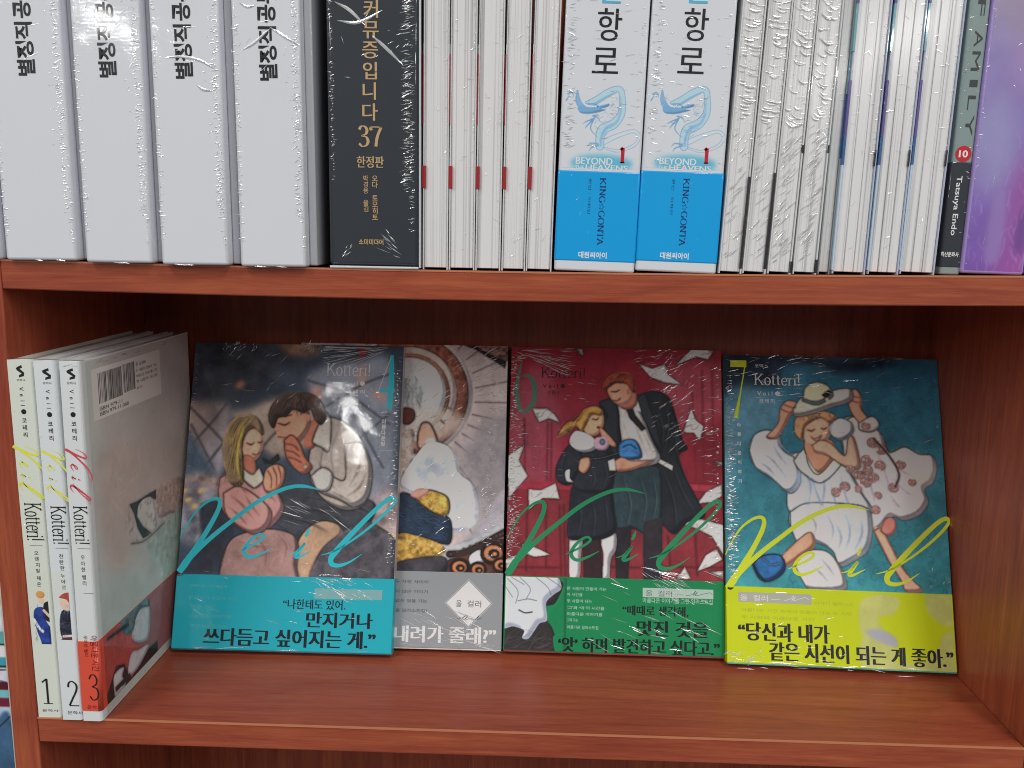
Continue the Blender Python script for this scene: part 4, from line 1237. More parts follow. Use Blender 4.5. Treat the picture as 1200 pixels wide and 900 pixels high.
# ------------------------------------------------ first: couple on a dusk-coloured ground, teal band
c4w, c4h = .1498, .21256
t = face_out('face-out cover with teal band and teal script, two seated figures', .0457, .08349, .21, 18.64, c4w, c4h, (186, 182, 180), False, .00313)
P = Paint(149.8, 212.5, (66, 74, 86), .4, 401)
n = P.noise(26, 4)[..., None]
P.C = P.C * (.75 + .6 * n)
P.f([(-1.5, 170.8), (20.9, 172.0), (29.1, 161.7), (27.5, 123.4), (17.5, 118.8), (-0.6, 141.9)], (176, 152, 140), soft=2.5, tex=.25, cell=18, col2=(150, 152, 164), gd=(1, -.6))
P.f([(29.1, 161.7), (42.2, 166.4), (62.5, 174.3), (86.3, 173.2), (96.6, 149.7), (65.2, 131.5), (43.4, 148.7)], (186, 170, 158), soft=2.5, tex=.2, cell=16)
P.f([(81.0, 188.1), (96.8, 198.9), (117.6, 200.8), (141.5, 199.8), (145.6, 105.7), (125.1, 109.6), (113.9, 156.0), (92.8, 164.4)], (140, 146, 158), soft=3, tex=.15, cell=20)
P.e([(88.8, 176.3)][0], 4.5, 8, (206, 160, 146), soft=2, a=.8)
P.e([(133.6, 177.1)][0], 5, 3, (206, 150, 132), soft=2, a=.8, rot=-30)
P.e([(121.1, 190.4)][0], 4, 9, (176, 150, 140), soft=2, a=.8)
P.e([(120.3, 207.7)][0], 3, 3, (150, 46, 58), soft=.8)
P.f([(-1.8, 212.3), (47.9, 213.2), (90.8, 198.8), (55.2, 193.6), (41.4, 176.9), (19.5, 170.5), (-0.1, 173.1)], (62, 66, 74), soft=4, tex=.25)
P.f([(60.1, 211.9), (81.0, 213.8), (90.4, 206.4), (69.5, 204.5)], (170, 130, 104), soft=2, a=.7, tex=.3, cell=4)
P.e([(34.3, 182.7)][0], 4, 3, (170, 128, 108), soft=1.5, a=.8, rot=30)
for L in ([(-1.2, 167.1), (24.6, 142.4), (31.3, 130.8)], [(1.2, 137.5), (14.8, 154.0), (25.6, 169.1)], [(12.7, 123.1), (26.0, 142.4)], [(1.4, 153.7), (20.2, 121.8)], [(82.6, 186.6), (109.8, 178.2), (141.9, 156.6)], [(119.0, 144.3), (141.6, 163.9)], [(113.3, 167.8), (138.9, 125.8)], [(92.7, 165.9), (121.4, 184.4), (140.3, 192.2)], [(53.0, 138.6), (63.9, 152.0)]):
    P.s(L, .45, (70, 66, 74), a=.7, soft=.2)
P.f([(-2.8, 150.7), (11.9, 133.3), (22.0, 117.4), (0.0, 115.5)], (96, 112, 128), soft=3, tex=.2)
P.f([(-1.4, 115.5), (24.9, 117.5), (28.2, 93.0), (-1.0, 92.4)], (158, 140, 134), soft=3, tex=.5, cell=8)
P.f([(-2.6, 110.0), (22.9, 107.5), (27.6, 86.5), (14.9, 72.8), (0.3, 74.0)], (138, 138, 148), soft=3, tex=.4, cell=8)
for c_ in [(3.5, 101.0), (8.4, 96.6), (-0.1, 107.0), (12.2, 107.3)]: P.e(c_, 3, 2, (222, 186, 130), soft=1, a=.8, rot=20)
P.f([(122.9, 96.2), (148.8, 110.2), (151.4, 51.0), (95.0, 52.6), (106.1, 70.5)], (166, 150, 150), soft=4, tex=.4, cell=10)
for c_ in [(142.1, 74.3), (146.3, 65.6), (136.3, 69.7), (146.4, 78.8), (96.3, 82.1), (149.0, 55.3)]: P.e(c_, 3, 2, (232, 190, 150), soft=1, a=.8, rot=25)
P.f([(13.0, 96.7), (31.3, 98.6), (37.8, 71.9), (33.0, 54.0), (4.4, 51.9), (15.0, 71.3)], (62, 66, 76), soft=1, tex=.2)
# sitting figure in a loose light shirt, dark trousers
LN = (66, 56, 56)
P.f([(68.5, 108.7), (98.3, 111.1), (129.7, 104.1), (134.8, 95.5), (126.7, 80.7), (109.4, 71.6), (96.3, 62.6), (81.0, 52.5), (75.2, 59.3), (79.5, 75.5), (65.2, 86.9), (61.9, 99.7)], (70, 72, 78), tex=.2, cell=6)
P.f([(83.6, 76.8), (94.9, 87.5), (108.0, 86.7), (113.2, 78.6), (103.1, 68.6), (94.5, 52.8), (91.9, 36.8), (77.8, 36.4), (79.9, 59.4)], (178, 150, 128), tex=.12, sh=.3)
P.f([(91.6, 42.4), (96.2, 64.4), (107.3, 77.3), (125.7, 88.2), (138.9, 85.0), (151.3, 72.6), (155.1, 38.3), (102.6, 34.2)], (86, 84, 90), tex=.3, cell=5)
P.folds([[(78.1, 98.9), (98.0, 94.6), (118.6, 88.1)], [(86.7, 104.9), (107.8, 100.7), (127.8, 93.0)], [(72.7, 90.5), (87.7, 87.4), (103.0, 80.7)], [(110.8, 100.8), (125.2, 97.6), (132.6, 93.1)]], (38, 38, 42), (124, 122, 122), .7)
P.f([(91.2, 150.9), (98.6, 160.1), (109.0, 157.9), (120.3, 148.5), (128.3, 133.7), (130.2, 117.7), (127.4, 101.1), (114.0, 96.2), (98.8, 102.9), (89.7, 115.1), (86.4, 129.8), (88.1, 141.8)], (184, 174, 166), tex=.07, cell=6, sh=.3, line=LN, lw=.2)
P.f([(111.0, 142.3), (123.0, 142.6), (131.0, 126.0), (129.6, 105.9), (120.4, 98.6), (109.5, 103.1), (93.6, 109.8), (99.0, 120.6), (112.3, 117.3)], (196, 186, 178), tex=.07, cell=6, sh=.3, line=LN, lw=.2)
P.folds([[(105.7, 151.2), (101.7, 136.1), (105.1, 118.3)], [(114.4, 147.2), (111.5, 133.4), (113.4, 119.7)], [(123.2, 139.6), (121.5, 124.6), (115.0, 111.5)], [(127.5, 124.8), (123.3, 112.8), (114.1, 105.6)], [(96.6, 142.0), (95.0, 127.0), (100.5, 114.7)], [(119.1, 101.0), (110.5, 105.5), (100.8, 110.0)], [(92.3, 132.9), (97.8, 120.6), (108.0, 109.0)], [(119.2, 146.1), (116.0, 138.8), (117.7, 128.1)]], (112, 100, 96), (226, 218, 210), .6)
P.f([(83.0, 146.5), (89.4, 161.2), (95.6, 158.9), (93.9, 146.8), (88.3, 138.3), (82.2, 140.5)], SKIN2, sh=.2)
P.f([(91.1, 153.9), (96.6, 163.7), (100.5, 159.0), (100.4, 137.3), (94.3, 139.6), (88.1, 143.0)], (206, 198, 190), line=LN, lw=.2, smooth=False)
P.f([(59.3, 158.1), (67.1, 169.2), (78.0, 170.7), (84.4, 164.7), (86.2, 153.8), (80.8, 144.1), (72.6, 139.1), (66.3, 143.2), (62.4, 148.5)], SKIN, tex=.04, sh=.3)
P.e([(84.1, 159.8)][0], 2.0, 3.0, (206, 146, 124))
P.f([(56.3, 158.1), (57.5, 167.8), (64.3, 175.3), (75.0, 178.5), (86.1, 176.9), (93.7, 171.0), (97.3, 161.3), (93.4, 155.2), (88.3, 159.9), (85.5, 165.9), (80.8, 163.4), (73.4, 165.7), (68.8, 160.8), (62.9, 159.4), (60.3, 152.1)], (88, 72, 66), tex=.2, cell=4, sh=.3)
for i in range(22):
    a0 = np.array([(76.4, 175.5)][0]) + np.array([r4(-9, 11), r4(-1, 3)]); b0 = a0 + np.array([r4(-13, 9), r4(-15, -7)])
    P.s([a0, (a0 + b0) / 2 + np.array([r4(-2, 2), 2.2]), b0], [.08, .3, .06], ((60, 48, 46), (128, 104, 92), (168, 118, 100))[i % 3], a=.75)
P.f([(68.1, 143.8), (73.3, 147.6), (79.7, 141.7), (83.9, 132.2), (89.1, 125.1), (83.4, 120.3), (75.9, 124.9), (70.0, 133.1)], SKIN2, tex=.06, sh=.25, line=LN, lw=.18)
for q_ in ([(68.9, 141.4), (75.0, 140.4), (78.8, 136.9)], [(69.8, 136.7), (75.3, 135.6), (79.6, 132.7)], [(71.9, 131.9), (76.7, 130.8), (81.1, 128.5)]): P.s(q_, .22, (128, 76, 66), a=.8)
P.f([(88.3, 119.2), (96.3, 125.3), (103.8, 120.7), (101.9, 110.0), (93.6, 109.8)], (206, 200, 194), line=LN, lw=.2)
P.e([(84.3, 125.6)][0], 1.7, 1.5, (196, 180, 150))
P.s([(63.1, 155.8), (68.0, 154.7), (71.5, 156.6)], [.1, .3, .1], (56, 40, 40)); P.s([(61.6, 160.6), (67.6, 160.7), (72.4, 162.0)], [.1, .35, .1], (80, 60, 54)); P.s([(63.7, 146.2), (68.6, 145.6)], .2, (140, 80, 70), a=.8)
# sitting figure with long fair hair, pink blouse, mauve skirt
P.f([(24.7, 116.6), (35.2, 121.6), (49.9, 118.3), (61.0, 113.8), (68.9, 102.8), (70.7, 94.0), (63.0, 83.3), (52.6, 78.4), (39.2, 82.8), (28.9, 93.1), (24.4, 104.8)], (190, 148, 144), tex=.08, cell=8, sh=.3, line=LN, lw=.2)
P.f([(29.4, 53.6), (34.0, 72.2), (45.4, 79.4), (63.1, 82.1), (77.6, 79.0), (82.8, 71.0), (82.4, 57.1), (82.5, 36.5), (33.2, 35.3)], (164, 134, 130), tex=.1, cell=8, sh=.35, line=LN, lw=.2)
P.f([(27.9, 106.0), (38.4, 111.0), (53.3, 103.0), (62.3, 93.8), (60.6, 83.3), (51.4, 78.4), (39.1, 83.9), (30.1, 93.1)], (202, 154, 148), tex=.06, cell=7, sh=.3, line=LN, lw=.2)
P.folds([[(32.8, 104.9), (41.7, 98.1), (52.1, 86.6)], [(42.3, 106.3), (48.9, 97.0), (55.4, 90.2)], [(30.9, 97.8), (39.8, 91.0), (47.5, 83.0)], [(53.8, 113.7), (60.3, 105.5), (66.7, 99.8)], [(35.5, 116.8), (40.9, 109.8), (46.0, 105.2)], [(41.1, 73.5), (53.2, 70.3), (66.2, 70.6)], [(39.3, 64.2), (53.6, 63.4), (71.1, 68.4)], [(52.7, 77.2), (60.5, 67.0), (60.2, 54.3)], [(68.1, 78.8), (74.5, 70.8), (72.9, 59.2)]], (120, 76, 80), (226, 186, 174), .6)
P.f([(38.0, 149.8), (45.0, 154.2), (52.8, 147.1), (53.4, 137.5), (50.3, 130.3), (45.0, 128.4), (39.8, 133.6)], (222, 176, 152), tex=.03, sh=.2)
P.f([(40.5, 132.5), (47.9, 130.2), (49.8, 119.5), (42.5, 120.6)], SKIN2, sh=.2)
P.f([(39.9, 124.1), (47.4, 119.5), (51.9, 124.3), (56.0, 116.1), (49.3, 110.0), (41.6, 115.8)], (206, 198, 184), line=LN, lw=.18, smooth=False)
P.f([(25.0, 145.4), (29.1, 156.3), (38.4, 162.0), (47.0, 160.3), (52.4, 153.2), (52.8, 147.1), (46.4, 151.8), (40.7, 146.9), (39.1, 134.8), (41.6, 115.8), (38.4, 111.0), (32.2, 113.2), (27.2, 123.8), (25.2, 134.5)], (158, 136, 112), tex=.12, cell=5, sh=.3)
for i in range(30):
    u = i / 29
    a0 = np.array([(40.9, 160.8)][0]) + np.array([-6 + 12 * u, -1.5 * abs(u - .5)]); b0 = np.array([(29.5, 116.7)][0]) + np.array([r4(-1.5, 12), r4(-5, 6)])
    P.s([a0, np.array([(31.1, 145.5)][0]) + np.array([-2 + 10 * u, r4(-1, 1)]), b0], [.1, .38, .08], ((196, 172, 110), (120, 98, 84), (226, 206, 120), (176, 152, 120))[i % 4], a=.7)
P.s([(39.0, 152.9), (36.2, 140.8), (36.1, 125.8), (40.6, 113.4)], [.3, 1.0, .9, .2], (226, 204, 104), a=.85, soft=.3)
P.s([(41.6, 141.5), (44.8, 140.3), (47.1, 141.6)], [.1, .3, .1], (70, 46, 44)); P.s([(49.5, 142.2), (51.3, 141.7), (53.0, 142.9)], [.1, .25, .1], (70, 46, 44)); P.s([(46.4, 133.8), (49.5, 133.2), (51.8, 135.1)], .2, (170, 80, 76))
P.e([(43.2, 136.7)][0], 1.6, 1.0, (224, 146, 132), soft=.6, a=.7)
P.f([(55.0, 113.7), (56.8, 123.3), (63.8, 127.0), (70.0, 123.5), (69.4, 114.0), (63.8, 108.0), (57.8, 107.9)], SKIN, tex=.05, sh=.25, line=LN, lw=.18)
for q_ in ([(58.1, 122.1), (60.8, 117.4), (61.2, 110.3)], [(61.5, 124.5), (64.3, 118.7), (64.7, 111.6)], [(65.1, 125.2), (67.2, 119.9), (67.6, 114.0)]): P.s(q_, .2, (140, 84, 74), a=.8)
P.f([(53.2, 131.5), (58.8, 129.3), (64.5, 134.2), (65.9, 130.6), (61.3, 126.9), (55.3, 127.4)], (50, 54, 52), smooth=False)
P.hatch([(2, 60), (148, 60), (148, 210), (2, 210)], 200, 7, 25, .2, (180, 174, 172), .12, 16, 40)
P.finish(.5, .07, 1.18)
P.build('cover_art', m_art, t, .08)
m_teal = mat('teal_paper', (26, 164, 180), var=.03, **GLOSS)
m_tink = mat('teal_ink', (36, 186, 200), rough=.4, coat=1.0)
m_pale = mat('pale_ink', (214, 212, 210), rough=.4, coat=.8)
k = Ink(.10)
head(k, [(95.3, 190.3), (126.3, 199.8)], [(107.8, 183.5), (123.1, 186.8)], [(109.8, 177.9), (123.4, 180.8)], m_pale)
k.group('volume_number')
k.stroke([(141.7, 206.1), (141.8, 186.3), (141.5, 167.2)], [1.2, 2.1, 1.7], m_tink)
k.stroke([(133.8, 180.4), (144.7, 180.6)], [1.3, 1.3], m_tink)
k.stroke([(141.0, 204.3), (133.4, 181.3)], [.2, .2], m_pale)
k.group('subtitle_lettering')
k.stack('\uc544\ub984\ub2e4\uc6b4\ube5b', [(138.0, 158.5)][0], 3.95, 3.6, m_pale, .03)
k.rect(LW([(134.3, 162.9), (141.6, 163.0)]), m_pale); k.rect(LW([(135.4, 138.2), (144.9, 138.4)]), m_pale)
k.group('title_script')
script(k, m_tink)
k.build('lettering', t)
bv = [(-0.1, 50.7), (149.2, 50.1)]
bv = (bv[0][1] + bv[1][1]) / 2
bd = band(t, c4w, bv, m_teal)
k = Ink(.50)
m_nink = mat('deep_navy_ink', (18, 26, 38), rough=.4, k=1.0, coat=.8)
k.text('\u201c\ub098\ud55c\ud14c\ub3c4 \uc788\uc5b4.', [(74.7, 28.8), (117.3, 35.3)], m_nink, fat=.02)
k.text('\ub9cc\uc9c0\uac70\ub098', [(91.4, 16.8), (136.1, 27.1)], m_nink, fat=.044)
k.text('\uc4f0\ub2e4\ub4ec\uace0 \uc2f6\uc5b4\uc9c0\ub294 \uac8c.\u201d', [(21.8, 3.5), (138.6, 15.1)], m_nink, fat=.044)
m_fnt = mat('faint_ink', (96, 172, 180), rough=.5)
k.group('blurb_lettering')
small_lines(k, ([(10.1, 41.5), (35.1, 45.9)], [(9.2, 33.4), (42.5, 38.2)], [(11.1, 28.1), (28.6, 32.0)], [(10.2, 21.4), (39.6, 26.2)], [(12.2, 14.8), (36.5, 19.1)]),
            ('\uc544\ub984\ub2e4\uc6b4 \uc2dc\uac04 \uc18d\uc5d0\uc11c', '\ub450 \uc0ac\ub78c\uc774 \ub9cc\ub4e4\uc5b4 \uac00\ub294', '\ube5b\uacfc \uc2dc\uac04', '\uc544\ub984\ub2e4\uc6b4 \uc774\uc57c\uae30\ub97c', '\ubaa8\uc740 \uc77c\ub7ec\uc2a4\ud2b8\uc9d1'), m_fnt)
m_tag = mat('grey_tag', (124, 164, 166), rough=.5)
k.group('paper_tag')
k.rect([(95.7, 36.1), (142.3, 42.8)], m_tag)
k.group('tag_lettering')
k.text('\uc62c  \uceec\ub7ec \u2014  all color', [(97.1, 37.2), (140.6, 41.4)], m_fnt)
k.stroke([(0.2, 50.6), (2.1, 49.8), (4.2, 50.4)], [1.0, 1.0, .4], m_nink)
k.build('band_lettering', bd)
c = Crease(140, e=.60)
c.ladder((148, 60), (147, 205), 90, 2.0, .36)
c.field([(20, 150), (146, 208)], 40, 8, 20, .28, 25)
c.field([(6, 6), (146, 60)], 16, 12, -15, .3, 15)
w_ = 149.8
c.fan([(145.4, 211.9)][0], 6, 50, 180, 203, 60, .5)
c.field([(19.7, 207.4), (44.9, 213.2)], 30, 4, 60, .35, 20)
c.field([(72.3, 207.6), (93.0, 214.0)], 22, 5, 45, .3, 20)
c.ladder((w_ - 4, 60), (w_ - 3, 195), 110, 3.2, .35, 0, 2)
c.ladder((2.5, 90), (2.5, 205), 50, 3.5, .22)
c.field([(71.9, 84.6), (119.6, 100.6)], 16, 16, -22, .35, 8)
c.fan([(93.6, 51.1)][0], 2, 26, -35, 10, 26, .4)
c.field([(93.0, 35.0), (134.3, 49.1)], 18, 14, -22, .35, 6)
c.field([(110.4, 112.1), (143.9, 178.8)], 70, 2.2, 30, .3, 40)
c.field([(4, 1), (140, 3)], 10, 14, 0, .3, 3)
c.build(t)

# ------------------------------------------------ second: half hidden, pale dome, grey band
c5w, c5h = .1498, .21256
t = face_out('half hidden face-out cover with grey band and a white diamond', .1195, .09423, .23, 18.5, c5w, c5h, (120, 110, 108), True, .00311)
P = Paint(149.8, 212.5, (190, 178, 176), .4, 501)
P.C = P.C * (.92 + .16 * P.noise(30, 3)[..., None])
cx, cy = [(79.4, 176.3)][0]
for i in range(24):
    g = RAD(-80 + i * 11 + 3 * math.sin(i * 7))
    P.s([(cx + 48 * math.cos(g), cy + 48 * math.sin(g)), (cx + 110 * math.cos(g + .06), cy + 110 * math.sin(g + .06))], .3, (140, 128, 130), a=.7)
P.f([(122.4, 143.5), (151.7, 161.9), (153.2, 94.3), (135.7, 93.9), (120.1, 122.7)], (158, 152, 156), soft=5, tex=.1)
P.e((cx, cy), 46, 46, (206, 196, 190), tex=.05)
P.e((cx, cy), 43, 43, (146, 98, 84), tex=.35, cell=3)
P.e((cx, cy), 34.5, 34.5, (206, 190, 180), tex=.06)
P.e((cx, cy), 29.5, 29.5, (168, 122, 100), tex=.15, cell=3)
P.e((cx, cy), 27, 27, (208, 206, 204), tex=.05)
P.e((cx + 2, cy - 4), 19, 20, (196, 200, 202), soft=3, tex=.06)
P.hatch([(cx - 5, cy - 14), (cx + 8, cy - 12), (cx + 8, cy + 8), (cx - 4, cy + 8)], 30, 7, 90, .4, (150, 154, 158), .5, 21, 12)
P.f([(75.5, 163.4), (100.8, 166.9), (122.0, 156.9), (101.6, 143.0), (77.8, 142.5)], (206, 194, 186), soft=3, a=.8)
for g0 in (18, 38, 58, 76):
    g = RAD(-g0); P.s([(cx + 30 * math.cos(g), cy + 30 * math.sin(g)), (cx + 33 * math.cos(g), cy + 33 * math.sin(g))], .5, (150, 120, 108), a=.7)
P.f([(114.2, 214.3), (126.4, 209.9), (138.7, 202.5), (147.9, 196.6), (150.4, 215.0)], (46, 40, 42), smooth=False)
P.f([(124.8, 214.5), (150.4, 215.0), (150.7, 202.7), (141.7, 204.1)], (150, 116, 108), tex=.6, cell=2.5)
P.f([(75.4, 165.7), (82.9, 165.4), (84.6, 159.1), (80.3, 154.5), (75.8, 155.9)], (104, 62, 52), tex=.2)
P.f([(75.1, 154.4), (79.0, 151.5), (84.3, 148.6), (83.8, 124.9), (76.7, 117.4)], (196, 180, 170), tex=.25, cell=3)
P.f([(87.3, 148.7), (90.0, 155.5), (96.0, 154.8), (101.7, 141.5), (95.9, 137.0), (87.7, 138.3)], (206, 168, 148), tex=.05, line=(90, 70, 66))
P.f([(76.1, 113.0), (87.1, 133.8), (95.7, 142.2), (107.7, 140.2), (115.4, 131.5), (118.7, 119.7), (126.3, 114.0), (131.0, 102.5), (130.1, 85.1), (112.6, 80.3), (91.3, 101.6)], (222, 226, 230), tex=.05)
P.f([(83.1, 121.9), (96.0, 134.0), (107.9, 134.3), (112.7, 122.6), (105.6, 113.6), (95.4, 110.4)], (182, 190, 198), soft=3, tex=.1)
P.f([(109.5, 108.0), (123.3, 111.4), (129.8, 99.3), (127.1, 87.1), (116.4, 86.9), (112.2, 97.4)], (196, 202, 208), soft=3, tex=.1)
rf = random.Random(52)
for i in range(46):
    u = rf.random(); c_ = np.array([(94.5, 134.0), (122.3, 99.4)][0 if u < .5 else 1]) + np.array([rf.gauss(0, 9), rf.gauss(0, 11)])
    if P.mask([(76.1, 113.0), (87.1, 133.8), (95.7, 142.2), (107.7, 140.2), (115.4, 131.5), (118.7, 119.7), (126.3, 114.0), (131.0, 102.5), (130.1, 85.1), (112.6, 80.3), (91.3, 101.6)])[min(P.ny - 1, max(0, int(c_[1] / P.res))), min(P.nx - 1, max(0, int(c_[0] / P.res)))] < .5: continue
    rr_ = rf.uniform(2.0, 4.6)
    P.e(tuple(c_), rr_, rr_ * .8, (234, 237, 241), soft=1.2, a=.6, rot=rf.uniform(0, 180))
    P.s([(c_[0] - rr_, c_[1]), (c_[0], c_[1] - rr_ * .8), (c_[0] + rr_, c_[1] - .1)], [.05, .3, .05], (160, 170, 182), a=.5, soft=.3)
P.f([(110.9, 67.2), (127.3, 79.6), (148.7, 108.9), (150.1, 83.1), (133.6, 73.8), (115.5, 65.8)], (172, 168, 174), soft=1.5, tex=.08)
P.s([(150.0, 85.4), (136.5, 76.8), (123.0, 70.5), (110.9, 67.2), (107.9, 64.2), (111.1, 60.5), (121.7, 61.5), (132.3, 65.5)], 2.0, (178, 180, 184))
P.s([(150.2, 80.1), (133.6, 70.8), (121.6, 65.2), (112.5, 64.3)], 2.3, (66, 52, 50))
for i in range(9):
    a0, a1 = np.array([(149.4, 79.4), (113.3, 64.3)]); P.e(tuple(a0 + (a1 - a0) * i / 8), 1.0, .8, (120, 94, 86))
P.f([(111.1, 59.8), (126.2, 64.6), (150.3, 75.6), (150.8, 51.8), (109.9, 50.8)], (90, 62, 54), tex=.3)
P.f([(126.3, 63.1), (133.7, 67.8), (137.0, 60.4), (128.0, 57.2)], (214, 216, 222))
for c_, r_ in zip([(142.9, 65.7), (119.7, 55.5), (148.4, 57.7), (132.6, 54.3)], (9, 7, 6, 6)):
    P.e(c_, r_, r_ * .9, (52, 38, 36)); P.e(c_, r_ * .74, r_ * .62, (190, 134, 100)); P.e((c_[0] + .6, c_[1] - .4), r_ * .42, r_ * .34, (60, 44, 40)); P.e((c_[0] + 1, c_[1] - .6), r_ * .2, r_ * .17, (200, 150, 116))
P.f([(75.4, 104.2), (86.6, 103.7), (105.4, 92.7), (112.5, 86.8), (113.0, 73.3), (106.2, 71.6), (76.5, 77.7)], (52, 66, 84), tex=.2, cell=5, line=(30, 34, 40))
P.hatch([(75.5, 102.7), (86.6, 102.2), (105.5, 91.2), (110.6, 74.7), (76.5, 80.0)], 40, 8, -25, .3, (84, 116, 140), .6, 22, 15)
P.f([(86.6, 102.9), (94.1, 108.4), (108.1, 104.9), (111.4, 97.4), (108.6, 90.5), (97.7, 94.1)], (206, 170, 96), tex=.35, cell=2.5, line=(90, 66, 44))
P.f([(83.4, 104.4), (89.4, 109.1), (97.2, 107.7), (89.7, 102.2)], (222, 160, 146))
P.f([(76.1, 76.6), (87.6, 76.9), (106.2, 70.9), (107.9, 64.2), (91.4, 59.3), (76.9, 57.5)], (200, 164, 96), tex=.4, cell=2.5)
P.f([(76.9, 58.2), (108.0, 62.7), (108.4, 50.8), (77.3, 50.0)], (70, 68, 74), tex=.3)
P.finish(.5, .07, 1.18)
P.build('cover_art', m_art, t, .08)
m_gpap = mat('grey_paper', (142, 146, 150), var=.04, **GLOSS)
bv = [(77.9, 52.3), (149.3, 52.2)]
bv = (bv[0][1] + bv[1][1]) / 2
bd = band(t, c5w, bv, m_gpap)
k = Ink(.50)
dm = [(126.6, 46.4), (142.2, 31.4), (127.1, 15.9), (111.4, 31.3)]
k.group('diamond_tag')
k.poly(dm, m_wink)
cc = np.mean(np.array(dm), 0)
for i in range(4):
    a_, b_ = np.array(dm[i]), np.array(dm[(i + 1) % 4])
    k.stroke([tuple(cc + (a_ - cc) * 1.07), tuple(cc + (b_ - cc) * 1.07)], [.1, .1], m_wink)
m_gink = mat('grey_type', (84, 86, 90), rough=.5, k=1.0)
k.group('tag_lettering')
k.text('\uc62c', [(118.1, 28.8), (122.0, 33.3)], m_gink); k.text('\uceec\ub7ec', [(126.0, 28.7), (135.5, 33.3)], m_gink)
k.stroke([(118.9, 20.6), (122.6, 21.5), (125.7, 23.6), (123.0, 21.0), (124.0, 20.3), (126.7, 23.1), (125.1, 20.5), (128.8, 21.1), (131.6, 20.7), (134.3, 23.3), (133.0, 20.7), (136.4, 21.9)], [.15] * 12, m_gink)
k.group('slogan_lettering')
k.text('\ub0b4\ub824\uac00 \uc904\ub798?\u201d', [(76.5, 4.4), (145.9, 15.4)], m_wink, fat=.044)
k.group('blurb_lettering')
small_lines(k, ([(75.5, 43.9), (98.4, 47.3)], [(75.8, 37.2), (98.2, 40.8)], [(76.1, 30.9), (98.1, 34.3)], [(76.4, 24.4), (98.0, 27.7)]),
            ('\ub450 \uc0ac\ub78c \uc0ac\uc774\uc758', '\uc9c0 \uc54a\uc740 \uc774\uc57c\uae30', '\uac19\uc740 \ube5b\uc744 \uac00\ub294', '\uc744 \uc77c\ub7ec\uc2a4\ud2b8\uc9d1!'), m_gink)
k.build('band_lettering', bd)
c = Crease(150, e=.60)
c.field([(80, 150), (146, 208)], 50, 12, 26, .36, 8)
c.field([(84, 62), (146, 150)], 40, 7, 35, .28, 15)
c.ladder((140, 62), (141, 205), 80, 4.5, .4, 5, 4)
c.field([(107.4, 191.3), (144.5, 211.8)], 34, 11, 28, .32, 10)
c.ladder((138, 75), (139, 200), 80, 3.6, .34, 0, 3)
c.ladder((147.5, 60), (147.5, 205), 40, 2.2, .25)
c.field([(79.3, 4.6), (136.3, 24.7)], 26, 24, -24, .42, 5)
c.field([(82.2, 0.7), (146.4, 6.3)], 14, 22, -10, .4, 5)
c.field([(133.2, 87.3), (144.8, 111.8)], 20, 6, 20, .3, 15)
c.build(t)

# ------------------------------------------------ third: crimson cover, green band
c6w, c6h = .1498, .21256
t = face_out('face-out crimson cover with green band and flying paper sheets', .2711, .0944, -.52, 18.8, c6w, c6h, (126, 58, 70), True, .00316)
P = Paint(149.8, 212.5, (140, 50, 64), .4, 601)
P.C = P.C * (.88 + .24 * P.noise(34, 3)[..., None])
P.f([(12.6, 195.3), (28.3, 197.0), (31.6, 175.4), (36.1, 162.7), (32.7, 118.8), (4.7, 116.7), (2.1, 161.9)], (168, 106, 120), soft=5, a=.55)
P.f([(106.5, 198.6), (150.3, 201.0), (149.9, 168.1), (116.3, 156.0)], (172, 100, 112), soft=5, a=.6)
PAN = (112, 40, 52)
for L in ([(27.0, 159.6), (27.4, 117.3)], [(29.8, 159.7), (30.2, 117.4)], [(10.6, 160.7), (11.7, 119.7)], [(129.0, 181.9), (131.5, 119.9)], [(143.2, 199.4), (143.9, 120.2)], [(136.2, 197.8), (137.0, 120.1)]):
    P.s(L, .6, PAN, a=.7, soft=.3)
P.f([(-0.9, 115.9), (46.7, 116.4), (46.8, 110.8), (-0.7, 110.3)], (160, 62, 80), smooth=False)
P.f([(124.5, 117.0), (149.4, 116.9), (149.3, 112.1), (125.9, 112.2)], (168, 70, 86), smooth=False)
P.f([(-0.9, 103.5), (49.6, 104.8), (50.4, 50.4), (-0.1, 50.4)], (126, 56, 64), smooth=False, tex=.12)
P.f([(61.5, 83.4), (96.2, 84.4), (99.1, 51.8), (61.9, 50.8)], (124, 58, 64), smooth=False, tex=.12)
P.f([(104.8, 86.0), (150.2, 90.1), (149.7, 51.9), (104.9, 52.0)], (134, 60, 68), smooth=False, tex=.12)
for L in ([(13.9, 98.0), (14.2, 55.0)], [(27.0, 99.8), (27.9, 56.9)], [(36.5, 100.1), (38.6, 51.5)], [(39.4, 100.2), (41.5, 51.6)], [(0.4, 56.8), (37.3, 57.1)], [(63.2, 58.6), (94.8, 58.8)], [(77.4, 81.0), (76.9, 59.7)], [(112.0, 80.5), (113.4, 60.7)], [(130.7, 83.9), (132.0, 54.2)], [(104.9, 59.8), (149.1, 60.3)]):
    P.s(L, .7, (84, 34, 40), a=.7, soft=.3)
P.hatch([(2, 60), (148, 60), (148, 210), (2, 210)], 200, 9, 88, .25, (110, 40, 52), .22, 30, 8)
SHEET = (222, 218, 214)
